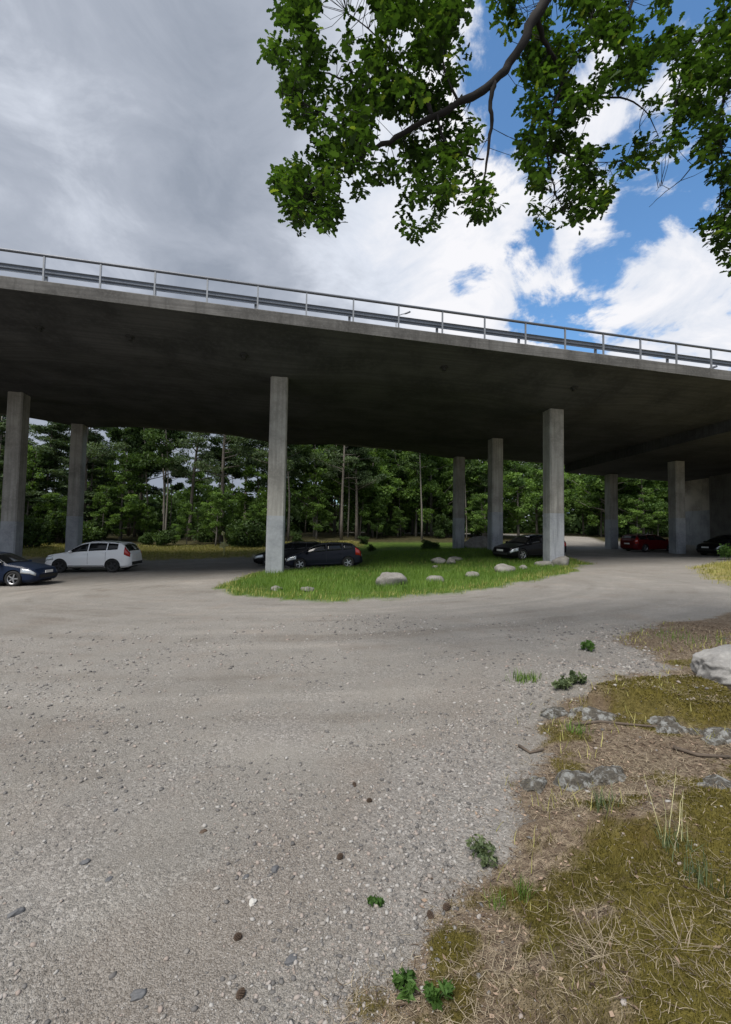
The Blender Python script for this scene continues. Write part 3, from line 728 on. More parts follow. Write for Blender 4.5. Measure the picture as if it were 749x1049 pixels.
# straw lying on the bank
x, y = sample(330000, -.2, 6.5, .6, 8.0, 'bank', None); zz = zones(x, y); cl = fbm(x*2.6, y*2.6, 62, 4)
k = (rng.uniform(0, 1, len(x)) < (1-.5*zz['moss'])*(.22+.78*sstep(cl, .36, .74))) & (rng.uniform(0, 1, len(x)) < np.clip(2.6/np.hypot(x, y), .2, 1)); x, y = x[k], y[k]
n = len(x)
V, F_, T = blades(x, y, height(x, y)+.004, rng.uniform(.015, .065, n), rng.uniform(.0007, .0014, n)*np.maximum(np.hypot(x, y)/2.2, 1), 1.42, seg=4, curl=.3)
tag(mk('dry_straw', V, [F_], M['straw_dry'], attrs={'tint': T}), 'matted pale dry straw strewn over the bank and moss at the lower right', 'straw', kind='stuff')
x, y = sample(16000, -.1, 7, .8, 8, 'bank', None); zz = zones(x, y); k = rng.uniform(0, 1, len(x)) < (1-.8*zz['moss']); x, y = x[k], y[k]; n = len(x)
M['twig'] = foliage('dead_twigs', (.022,.016,.012), (.12,.085,.06), .05)
V, F_, T = blades(x, y, height(x, y)+.003, rng.uniform(.015, .07, n), rng.uniform(.0018, .004, n)*np.maximum(np.hypot(x, y)/2.5, 1), 1.5, seg=2, curl=.1)
tag(mk('twig_litter', V, [F_], M['twig'], attrs={'tint': T}), 'fine dark twigs and cone scales littering the bank', 'twig litter', kind='stuff')
# thin green blades on the bank
x, y = sample(9000, .2, 7, .9, 9, 'bank', None); k = fbm(x*1.9, y*1.9, 65, 3) > .56; x, y = x[k], y[k]; n = len(x)
V, F_, T = blades(x, y, height(x, y), rng.uniform(.03, .11, n), np.full(n, .0028)*np.maximum(np.hypot(x, y)/2.2, 1), .5, seg=3)
tag(mk('thin_grass', V, [F_], M['grass_dry'], attrs={'tint': T}), 'sparse thin green grass growing through the straw on the bank', 'grass', kind='stuff')
# dead leaves
x, y = sample(42000, -.1, 7, .8, 8, 'bank', None); zz = zones(x, y); k = rng.uniform(0, 1, len(x)) < (1-.85*zz['moss'])*.9; x, y = x[k], y[k]; n = len(x)
V, F_ = cards(np.stack([x, y, height(x, y)+.006], 1), rng.uniform(.006, .018, n), rng.uniform(.004, .009, n), .0); V[:, 2] = V[:, 2]*.35 + np.repeat(height(x, y)+.006, 4)*.65
tag(mk('leaf_litter', V, [F_], M['litter'], attrs={'tint': np.repeat(rng.uniform(0, 1, n), 4)}), 'brown dead leaves and scraps of bark littering the bank', 'leaf litter', kind='stuff')

# gravel
def ico(sub):
    bm = bmesh.new(); bmesh.ops.create_icosphere(bm, subdivisions=sub, radius=1); bm.verts.ensure_lookup_table()
    V = np.array([v.co for v in bm.verts]); F_ = np.array([[v.index for v in f.verts] for f in bm.faces]); bm.free(); return V, F_
m_, t = new_mat('gravel_stone')
a = t.n('ShaderNodeAttribute', attribute_name='tint').outputs['Fac']
c = t.ramp(a, [(0, (.05,.05,.052)), (.28, (.13,.125,.12)), (.5, (.26,.24,.215)), (.62, (.30,.24,.205)), (.85, (.36,.345,.325)), (1, (.38,.37,.35))])
finish(t, t.mix(.25, c, t.mix(t.noise(t.n('ShaderNodeTexCoord').outputs['Object'], 90, 3), (.12,.11,.1), (.4,.38,.36))), .85, spec=.2); M['gravel'] = m_
IV, IF = ico(1)
def stones(name, x, y, r_, lab, flat=(.35, .75)):
    n = len(x); q = rng.normal(size=(n, 4)); q /= np.linalg.norm(q, axis=1, keepdims=True)
    base = IV[None]*rng.uniform(.55, 1.25, (n, len(IV), 1))
    sc = np.stack([rng.uniform(.8, 1.35, n), rng.uniform(.6, 1.0, n), rng.uniform(*flat, n)], 1)
    base = base*sc[:, None]; th = rng.uniform(0, 6.28, n); c_, s_ = np.cos(th)[:, None], np.sin(th)[:, None]
    tl = rng.normal(size=n)[:, None]*.3
    X_ = base[..., 0]*c_-base[..., 1]*s_; Y_ = base[..., 0]*s_+base[..., 1]*c_; Zv = base[..., 2]+X_*np.tan(tl)*.5
    V = np.stack([X_*r_[:, None]+x[:, None], Y_*r_[:, None]+y[:, None], Zv*r_[:, None]+(height(x, y)+r_*.12)[:, None]], -1).reshape(-1, 3)
    F_ = (np.arange(n)[:, None, None]*len(IV)+IF[None]).reshape(-1, 3)
    T = np.repeat(rng.uniform(0, 1, n), len(IV))
    return tag(mk(name, V, [F_], M['gravel'], attrs={'tint': T}), lab, 'gravel', kind='stuff')
th = rng.uniform(R(-60), R(60), 220000)+YAW; rd = np.exp(rng.uniform(math.log(1.0), math.log(9), len(th))); x = rd*np.sin(th); y = rd*np.cos(th)
zz = zones(x, y); dens = np.clip(fbm(x*1.1, y*1.1, 81, 4)*3.2-1.25, .06, 1); eb = np.exp(-((sdf(x, y, P_bank)+.28)/.32)**2)
k = (rng.uniform(0, 1, len(x)) < np.clip(dens*.5+eb*.8, 0, 1)) & (rng.uniform(0, 1, len(x)) > zz['bank']*.85)
x, y, rd = x[k][:60000], y[k][:60000], rd[k][:60000]
r_ = np.clip(.0024*rng.pareto(2.0, len(x))+.0022, 0, .0135)*np.maximum((rd/2)**.55, .9)
stones('gravel', x, y, r_, 'loose grey and tan gravel scattered over the lot and along the bank edge')

# ------------------------------------------------------------------ rocks
m_, t = new_mat('boulder_stone')
p = t.n('ShaderNodeTexCoord').outputs['Object']; n1 = t.noise(p, 2.5, 6, .65); n2 = t.noise(p, 11, 6, .7); n3 = t.noise(p, 40, 4)
c = t.mix(t.smooth(n1, .3, .7), (.16,.15,.135), (.27,.26,.24)); c = t.mix(t.m('MULTIPLY', t.smooth(n2, .5, .72), .7), c, (.10,.092,.082)); c = t.mix(t.m('MULTIPLY', t.smooth(n3, .5, .7), .4), c, (.38,.37,.345))
finish(t, c, .9, t.m('ADD', n2, t.m('MULTIPLY', n3, .4)), .6, .03, spec=.2); M['boulder'] = m_
m_, t = new_mat('lichen_rock')
p = t.n('ShaderNodeTexCoord').outputs['Object']; n1 = t.noise(p, 15, 7, .68, .5); n2 = t.noise(p, 60, 6, .7)
c = t.mix(t.smooth(n1, .46, .58), (.07,.064,.054), (.25,.255,.248)); c = t.mix(t.m('MULTIPLY', t.smooth(n2, .48, .62), .75), c, (.13,.12,.10))
finish(t, c, .92, t.m('ADD', n1, n2), .7, .02, spec=.2); M['lichen'] = m_
def rock(name, loc, dims, mat, lab, cat='rock', group=None, seed=0, rz=0.0, sub=4, bury=.3, rough=.35, flat=False):
    V, F_ = ico(sub); s_ = seed*7.7
    # cut by random planes for angular faces, then roughen
    r2 = np.random.default_rng(seed+500)
    for i in range(9):
        nrm = r2.normal(size=3); nrm /= np.linalg.norm(nrm); dd = V @ nrm; lim = r2.uniform(.62, .9); V = V - np.maximum(dd-lim, 0)[:, None]*nrm*.85
    f = (fbm(V[:, 0]*1.7+s_, V[:, 1]*1.7+V[:, 2]*1.3, seed, 4)-.5)*rough*1.4 + (fbm(V[:, 0]*6+V[:, 2]*5+s_, V[:, 1]*6-V[:, 2]*3, seed+3, 3)-.5)*rough*.35
    V = V*(1+f)[:, None]*np.array(dims)/2
    o = mk(name, V, [F_], mat, smooth=True); o.location = (loc[0], loc[1], loc[2]+dims[2]/2-dims[2]*bury); o.rotation_euler = (0, 0, rz)
    return tag(o, lab, cat, group)
grp = 'boulders in the grass island'
for i, (px, py, Wp, Hp, lab) in enumerate(((283, 606, 13, 7, 'small pale stone in the grass at the foot of the bright column'), (315, 607, 19, 7, 'flat pale stone in the grass right of the bright column'),
        (400, 600, 34, 17, 'largest grey boulder in the grass, right of the dark hatchback'), (446, 597, 18, 9, 'angular grey stone right of the largest boulder'),
        (484, 592, 17, 8, 'flat pale stone in the middle of the row across the grass'), (517, 587, 27, 12, 'wide smooth pale boulder in front of the black sedan'), (536, 584, 9, 6, 'tiny stone just right of the wide smooth boulder'),
        (558, 581, 21, 8, 'flat stone at the left foot of the bright right column'), (575, 580, 19, 13, 'rounded boulder at the right foot of the bright right column'),
        (449, 578, 15, 8, 'flat stone slab left of the pair in front of the shaded columns'), (462, 579, 12, 9, 'blocky stone right of the pair in front of the shaded columns'), (467, 575, 17, 5, 'low slab behind the pair in front of the shaded columns'), (446, 583, 6, 4, 'tiny stone under the flat slab of the pair'))):
    p = ghit(px, py-1); Z = (p-CAM) @ fw; k = Z/F_PX
    rock('boulder', p, (Wp*k*1.12, Wp*k*.85, Hp*k*1.1), M['boulder'], lab, 'boulder', grp, seed=i+1, rz=rng.uniform(0, 3), sub=3)
p = at(492, 566, 36); p[2] = gz(p[0], p[1]); rock('boulder', p, (2.9, 2.0, 1.6), M['boulder'], 'big pale boulder behind the middle shaded column', 'boulder', seed=31, sub=3, bury=.25)
M['pale_boulder'] = mat_concrete('pale_boulder_stone', (.33,.322,.31), (.20,.195,.188), 4.0, None, False, .5)
p = ghit(754, 706); rock('boulder', p, (.82, .7, .44), M['pale_boulder'], 'large pale grey boulder at the right edge on the mossy bank', 'boulder', seed=44, rz=.9, sub=5, bury=.14, rough=.45)
ledge = 'lichen covered ledges in the bank'
for i, (px, py, dims, rz, lab) in enumerate(((550, 806, (.22, .20, .20), .3, 'black and white lichen rock at the left tip of the near moss hump'), (590, 802, (.34, .24, .20), .1, 'pale lichen ledge at the crest of the near moss hump, left piece'),
        (628, 797, (.34, .22, .17), -.1, 'pale lichen ledge at the crest of the near moss hump, right piece'), (742, 806, (.30, .18, .12), -.3, 'flat grey stone in the near moss by the right edge'),
        (570, 731, (.36, .22, .20), .1, 'dark rock at the left end of the far ledge'), (608, 733, (.46, .26, .24), -.2, 'dark cracked rock in the middle of the far ledge'), (683, 744, (.36, .26, .22), .4, 'dark rock under the right of the far moss strip'),
        (712, 750, (.16, .12, .09), .2, 'small pale stone below the far moss strip'), (748, 756, (.5, .28, .2), .1, 'dark low rock by the right edge below the far moss strip'))):
    p = ghit(px, py); rock('rock', p, dims, M['lichen'], lab, 'rock', seed=60+i, rz=rz, sub=5, bury=.70, rough=.5)
# pieces one can pick out in the gravel
M['bluestone'] = simple('blue_grey_stone', (.10,.102,.107), .7, var=.3, vscale=40)
M['whitestone'] = simple('pale_stone', (.46,.45,.42), .8, var=.2, vscale=40)
for i, (px, py, s_, mt, lab) in enumerate(((282, 892, .022, 'bluestone', 'dark blue-grey stone in the middle of the gravel'), (259, 925, .019, 'whitestone', 'round pale stone left of the green weed'), (298, 986, .024, 'bluestone', 'blue-grey stone near the two cones at the bottom'),
        (143, 1020, .025, 'bluestone', 'large dark stone at the bottom left of centre'), (16, 937, .026, 'bluestone', 'dark stone near the left edge'), (112, 902, .017, 'bluestone', 'dark stone right of the one near the left edge'), (87, 884, .02, 'bluestone', 'narrow dark sliver of stone above the left stones'),
        (252, 899, .015, 'bluestone', 'small dark stone left of the middle dark stone'), (118, 831, .014, 'bluestone', 'small dark stone high on the left of the gravel'), (208, 853, .018, 'litter', 'rust coloured stone chip in the middle of the gravel'))):
    p = ghit(px, py); rock('stone', p, (s_*2.4, s_*1.6, s_*1.1), M[mt], lab, 'stone', 'single stones on the gravel', seed=90+i, rz=rng.uniform(.3, 1.2), sub=4, bury=.3, rough=.4)
M['cone'] = simple('pine_cone_scales', (.07,.047,.032), .9, var=.3, vscale=60)
def cone(px, py, lab, rz):
    p = ghit(px, py); mb = MB(); V_, F2 = ico(2); mb.add(V_*np.array([.008, .008, .017]), F2); n_ = 64
    for i in range(n_):
        f = (i+.5)/n_; zc_ = -.017+.034*f; r_ = .0135*math.sin(math.pi*(.14+.80*f))**.7; a_ = i*2.39996
        d_ = np.array([math.cos(a_), math.sin(a_), 0]); s2 = np.array([-math.sin(a_), math.cos(a_), 0]); u2 = np.array([0, 0, 1.])
        b_ = d_*r_*.35+u2*zc_; t_ = d_*r_*1.15+u2*(zc_+.006); wd_ = .0042
        mb.add([b_-s2*wd_*.6, b_+s2*wd_*.6, t_+s2*wd_, t_-s2*wd_, b_-u2*.0025, t_-u2*.0035+d_*.0015], [(0,1,2,3),(0,3,5,4),(1,4,5,2),(3,2,5)])
    o = mb.build('pine_cone', M['cone']); o.location = (p[0], p[1], p[2]+.011); o.rotation_euler = (R(74), 0, rz+1.1); o.scale = (.85, .85, .85); tag(o, lab, 'pine cone', 'pine cones on the gravel')
for px, py, lab, rz in ((243, 963, 'brown pine cone in the gravel, left of the blue-grey stone', .4), (246, 1022, 'brown pine cone at the bottom edge of the gravel', 1.2), (363, 806, 'dark pine cone highest up the gravel by the bank', 2.0), (378, 822, 'dark pine cone just below the highest one', .2), (348, 880, 'dark pine cone left of the green weed', 1.0), (457, 932, 'blackened pine cone at the edge of the straw, upper one', .7), (441, 941, 'blackened pine cone at the edge of the straw, lower one', 2.2)): cone(px, py, lab, rz)
# sticks
M['stick'] = simple('dead_wood', (.10,.078,.06), .95, var=.4, vscale=20)
def stick(pxs, r0, lab, name='fallen_branch'):
    P_ = [ghit(*q) for q in pxs]; o = P_[0]; mb = MB(); mb.tube([np.array(q)-o+np.array([0, 0, r0*1.2]) for q in P_], [r0*(1-.5*i/len(P_)) for i in range(len(P_))], 7)
    ob = mb.build(name, M['stick'], smooth=True); ob.location = tuple(o); tag(ob, lab, 'branch')
stick([(588, 744), (615, 741), (645, 744), (668, 746), (690, 743)], .012, 'thin dead branch lying in the litter below the far ledge')
stick([(532, 766), (543, 773), (557, 770)], .012, 'short dark stick at the edge of the gravel')
stick([(690, 768), (715, 776), (748, 778)], .014, 'dark dead branch in the litter near the right edge')

# weeds
M['weed'] = foliage('weed_leaves', (.035,.085,.018), (.10,.19,.045), .35)
M['weed_blue'] = foliage('grey_green_leaves', (.055,.085,.04), (.16,.20,.10), .3)
def weed(px, py, rad, h, n, mat, lab, Lf=.02):
    p = ghit(px, py); e = empty('weed', tuple(p)); tag(e, lab, 'weed', 'weeds along the bank')
    mb = MB(); cl = []
    for i in range(max(4, n//12)):
        a = rng.uniform(0, 6.28); q = np.array([math.cos(a)*rad*rng.uniform(.2, 1), math.sin(a)*rad*rng.uniform(.2, 1), h*rng.uniform(.4, 1)])
        mb.tube([(0, 0, -.01), q*np.array([.4, .4, .6]), q], [.0025, .002, .001], 4); cl.append((q*.9, (rad*.35, rad*.35, h*.35), rng.uniform(.2, 1)))
    mb.build('stem', M[mat], e); o = crown_mesh('leaf', cl, 14, Lf, Lf*.5, M[mat], nb=.0); o.parent = e
weed(603, 667, .11, .12, 120, 'weed', 'bright green leafy weed at the far edge of the bank gravel', .03)
weed(578, 706, .10, .09, 110, 'weed_blue', 'grey-green weed in gravel above the far ledge, left one', .028); weed(592, 700, .10, .10, 110, 'weed_blue', 'grey-green weed in gravel above the far ledge, right one', .028)
weed(492, 876, .07, .07, 150, 'weed_blue', 'dark mat of grey-green weed at the gravel edge', .014); weed(499, 888, .05, .05, 90, 'weed_blue', 'lower end of the dark mat of weed at the gravel edge', .014)
weed(383, 928, .035, .025, 60, 'weed', 'small bright green weed alone on the gravel', .017)
weed(413, 1015, .05, .05, 80, 'weed', 'green weed at the bottom edge, left of the two', .02); weed(447, 1030, .05, .05, 80, 'weed', 'green weed at the bottom edge, right of the two', .02)
weed(747, 574, .55, .9, 260, 'weed', 'bright green bush at the right edge beside the dark car', .10)
def tuft(px, py, n, L0, mat, lab, spread=.03, wd=.003, lean=.3, curl=.4):
    p = ghit(px, py); x = rng.normal(size=n)*spread; y = rng.normal(size=n)*spread
    V, F_, T = blades(x, y, np.zeros(n)-.005, rng.uniform(.5, 1, n)*L0, np.full(n, wd), lean, seg=5, curl=curl)
    o = mk('grass_tuft', V, [F_], M[mat], attrs={'tint': T}); o.location = tuple(p); tag(o, lab, 'grass tuft')
tuft(540, 697, 130, .13, 'grass', 'green grass tuft at the left edge of the bank gravel', .08, .006)
tuft(690, 868, 40, .12, 'weed_blue', 'blue-green grass tuft in the moss under the tall stalks', .035); tuft(716, 905, 50, .12, 'weed_blue', 'blue-green grass tuft lower right of the tall stalks', .04)
tuft(693, 862, 9, .30, 'straw', 'few tall thin yellow stalks rising from the moss', .03, .0022, .12, .15)
tuft(620, 828, 50, .13, 'weed_blue', 'grey-green tuft below the lichen ledge', .03)
tuft(512, 930, 40, .08, 'grass', 'small green tuft in the straw, upper one', .02, .002); tuft(536, 920, 50, .10, 'grass', 'small green tuft in the straw, right one', .02, .002)
tuft(590, 750, 80, .10, 'grass', 'green tuft in the litter below the far ledge', .05, .004); tuft(700, 655, 160, .12, 'grass', 'green grass patch on the far bank near the right edge', .25, .006)
tuft(690, 970, 40, .22, 'straw_dry', 'bleached straw tuft at the bottom of the moss', .03, .0018, 1.1); tuft(620, 985, 50, .2, 'straw_dry', 'bleached straw tuft left of the lowest moss', .03, .0018, 1.1)

# ------------------------------------------------------------------ oak over the camera
def pt_in(px, py, poly): return sdf(np.array([px]), np.array([py]), poly)[0]
O_L = [(268,38),(280,18),(290,-10),(300,-60),(480,-60),(475,20),(462,35),(482,55),(473,78),(455,100),(487,123),(490,143),(470,163),(498,185),(510,213),(490,222),(467,217),(460,200),(447,235),(420,245),(403,213),(423,193),(400,180),(388,183),(370,203),(358,190),(350,175),(353,213),(337,233),(310,243),(293,220),(277,182),(303,163),(323,143),(326,130),(297,127),(285,97),(277,77)]
O_M = [(497,-60),(536,-60),(530,28),(518,37),(505,22)]
O_R = [(562,-60),(690,-60),(683,20),(700,32),(728,18),(760,-60),(900,-60),(900,300),(760,285),(738,258),(713,232),(738,212),(733,187),(712,160),(720,123),(699,127),(697,147),(677,167),(657,165),(647,178),(627,170),(623,190),(637,200),(610,220),(580,237),(557,235),(533,213),(543,173),(522,160),(537,133),(530,113),(543,87),(532,77),(533,43),(548,25)]
BR = [  # (points px,py,Z) , r0, r1
 ([(640,-170,5.6),(600,-70,5.4),(560,0,5.2),(546,20,5.15),(530,55,5.1),(505,85,5.0),(470,106,4.95),(440,122,4.9),(405,141,4.85),(378,155,4.8),(345,172,4.8),(320,190,4.8)], .070, .009),
 ([(506,84,5.0),(503,105,5.0),(503,130,5.05),(499,160,5.1),(495,190,5.15)], .042, .012),
 ([(443,120,4.9),(434,100,4.95),(415,92,5.0),(395,93,5.1),(372,88,5.1),(345,78,5.2),(318,70,5.2)], .035, .008),
 ([(420,95,5.0),(418,78,5.1),(405,62,5.2),(395,45,5.3),(372,25,5.4),(355,12,5.5)], .022, .007),
 ([(448,118,4.9),(452,135,4.9),(462,152,4.9),(480,160,4.95),(496,163,5.0)], .022, .01),
 ([(470,105,4.95),(455,70,5.0),(455,40,5.1),(465,5,5.2)], .02, .008),
 ([(378,155,4.8),(360,140,4.7),(335,120,4.7),(310,105,4.7),(290,95,4.7)], .016, .005),
 ([(345,172,4.8),(325,185,4.75),(310,205,4.7),(305,228,4.7)], .012, .004),
 ([(550,15,5.15),(556,40,5.3),(570,66,5.4),(577,82,5.5),(570,103,5.5),(562,122,5.5),(560,150,5.55),(568,190,5.6),(575,215,5.6)], .045, .006),
 ([(572,98,5.5),(600,101,5.6),(635,100,5.7),(660,112,5.8),(675,140,5.9)], .022, .005),
 ([(660,-60,6.0),(648,0,5.9),(640,30,5.8),(632,60,5.7),(620,85,5.7)], .03, .008),
 ([(780,-40,6.0),(735,20,5.9),(705,60,5.9),(693,105,5.9),(690,140,5.9)], .03, .007),
 ([(800,20,5.6),(755,60,5.6),(741,100,5.6),(738,135,5.6),(740,170,5.6),(735,225,5.6)], .03, .006),
 ([(741,150,5.6),(715,165,5.6),(697,185,5.6),(682,196,5.6),(665,212,5.6)], .011, .003), ([(686,194,5.6),(678,190,5.6),(672,196,5.62)], .005, .002), ([(560,150,5.55),(600,165,5.6),(640,165,5.7)], .012, .004), ([(577,82,5.5),(600,40,5.5),(610,0,5.6)], .02, .006),
 ([(660,112,5.8),(655,130,5.8),(662,150,5.8)], .008, .003)]
oak = empty('oak_tree', (6.5, -1.5, gz(6.5, -1.5))); tag(oak, 'oak with dark limbs and hanging leafy boughs reaching over the top of the picture', 'tree')
OO = np.array(oak.location)
mb = MB(); seg_pts = []
def smooth_path(P_, n=4):
    P_ = np.array(P_); out = []
    for i in range(len(P_)-1):
        p0 = P_[max(i-1, 0)]; p1 = P_[i]; p2 = P_[i+1]; p3 = P_[min(i+2, len(P_)-1)]
        for f in np.arange(n)/n: out.append(.5*((2*p1)+(-p0+p2)*f+(2*p0-5*p1+4*p2-p3)*f*f+(-p0+3*p1-3*p2+p3)*f**3))
    out.append(P_[-1]); return np.array(out)
for pts, r0, r1 in BR:
    P_ = smooth_path([at(*q) for q in pts]); P_[1:-1] += rng.normal(size=P_[1:-1].shape)*min(.010, r0*.2); r0, r1 = (r0, r1) if r0 > .06 else (r0*.72, r1*.75)
    rad = np.linspace(r0, r1, len(P_))*rng.uniform(.9, 1.12, len(P_)); mb.tube(P_-OO, list(rad), 8); seg_pts += [(p_, r_) for p_, r_ in zip(P_, rad)]
top = np.array([6.2, -1.2, 10.0])
mb.tube(smooth_path([OO+np.array([0, 0, -.4])-OO, np.array([.1, .1, 1.5]), np.array([-.1, .2, 5]), top-OO]), list(np.linspace(.42, .2, 13)), 12)
for q in ((640,-170,5.6), (660,-60,6.0), (780,-40,6.0), (800,20,5.6)):
    e_ = at(*q); mb.tube(smooth_path([top-OO, (top*.45+e_*.55)+np.array([0, 0, .8])-OO, e_-OO]), list(np.linspace(.17, 0.070 if q[0] == 640 else .03, 9)), 9)
SP = np.array([p_ for p_, _ in seg_pts])
# leaf rosettes: an outline of boughs given its own depth and thickness
ros = []
for poly, n, Zm in ((O_L, 1250, 5.05), (O_M, 70, 5.3), (O_R, 2500, 5.75)):
    po = np.array(poly, float); lo, hi = po.min(0), po.max(0); c = 0
    while c < n:
        q = rng.uniform(lo, hi, (400, 2)); s_ = sdf(q[:, 0], q[:, 1], po); g = fbm(q[:, 0]/26, q[:, 1]/26, 201, 3); k = (s_ > 1.5) & (g > .475+.08*rng.uniform(-1, 1, 400)-.10*(s_ < 9))
        for px, py in q[k]:
            if c >= n: break
            ros.append(at(px, py, Zm+rng.normal()*.45)); c += 1
# boughs above and beyond the frame
for i in range(450):
    px = rng.uniform(280, 1100); py = rng.uniform(-300, -60)
    if fbm(np.array([px/60]), np.array([py/60]), 205, 3)[0] > .48: ros.append(at(px, py, rng.uniform(4.6, 7)))
ros = np.array(ros)
big = np.array([p_ for p_, r_ in seg_pts if r_ > .030]); bd = np.linalg.norm(big-CAM, axis=1); bu = (big-CAM)/bd[:, None]
rd_ = np.linalg.norm(ros-CAM, axis=1); dt = ((ros-CAM)/rd_[:, None]) @ bu.T; jj = np.argmax(dt, 1)
under = (dt[np.arange(len(ros)), jj] > math.cos(.034)) & (rd_ < bd[jj]+.12)
ros[under] += ((ros-CAM)/rd_[:, None]*(bd[jj]-rd_+.45+.3*rng.uniform(0, 1, len(ros)))[:, None])[under]     # leaves grow above the heavy limbs, not under them
for p_ in ros[:3930:2]:
    d = np.linalg.norm(SP-p_, axis=1); j = int(np.argmin(d))
    if d[j] < .55: mid = (SP[j]+p_)/2+rng.normal(size=3)*.05; mb.tube([SP[j]-OO, mid-OO, p_-OO], [.004, .003, .0015], 4, cap=False)
mb.build('trunk', M['bark_dark'], oak, True)
half = [(0, 0), (.10, .035), (.22, .10), (.30, .07), (.42, .17), (.52, .11), (.66, .235), (.76, .14), (.88, .17), (.97, .07), (1.0, 0)]
out_ = half + [(a, -b) for a, b in reversed(half[1:-1])]; LV = np.array([(a, b*1.2, -.18*a*a+.25*abs(b)) for a, b in out_])
nl = 8; n = len(ros)*nl; C = np.repeat(ros, nl, 0)+rng.normal(size=(n, 3))*.035
a = rng.uniform(0, 6.28, n); el = rng.uniform(-.6, .35, n); d = np.stack([np.cos(a)*np.cos(el), np.sin(a)*np.cos(el), np.sin(el)], 1)
s_ = np.stack([-np.sin(a), np.cos(a), np.zeros(n)], 1) + rng.normal(size=(n, 3))*.35; s_ -= d*np.sum(s_*d, 1, keepdims=True); s_ /= np.linalg.norm(s_, axis=1, keepdims=True); u_ = np.cross(d, s_)
Ls = rng.uniform(.06, .118, n)[:, None, None]
V = C[:, None]+Ls*(LV[None, :, 0, None]*d[:, None]+LV[None, :, 1, None]*s_[:, None]+LV[None, :, 2, None]*u_[:, None])
k = len(LV); F_ = (np.arange(n)[:, None]*k+np.arange(k)[None])
T = np.repeat(np.clip(np.repeat(rng.uniform(.1, .8, len(ros)), nl)+rng.normal(size=n)*.15, 0, 1), k)
mk('crown', V.reshape(-1, 3)-OO, [F_], M['oak'], oak, attrs={'tint': T})

# ------------------------------------------------------------------ cars
M['glass'] = simple('car_glass', (.010,.011,.012), .05, 0, .36, var=0); M['tyre'] = simple('tyre_rubber', (.018,.018,.018), .85, var=.2)
M['alloy'] = simple('alloy_rim', (.50,.51,.53), .3, .9, var=.05); M['rim_dark'] = simple('dark_rim', (.08,.08,.085), .35, .7, var=.1)
M['trim'] = simple('black_trim', (.02,.02,.02), .6, var=.1); M['chrome'] = simple('chrome', (.6,.6,.62), .15, 1.0, var=.03)
M['lamp_clear'] = simple('clear_lamp', (.55,.58,.60), .12, .35, .9, var=.08, vscale=20); M['lamp_red'] = simple('red_lamp', (.42,.018,.012), .2, 0, .7, coat=.5, var=.1)
M['plate'] = simple('number_plate', (.75,.75,.73), .5, var=.03)
def paint(nm, col, metal=.0, coat=.12, rough=.38): return simple(nm, col, rough, metal, .14, coat, var=.04, vscale=2)
def smooth_interp(x, xp, fp):
    return np.interp(x, xp, fp)
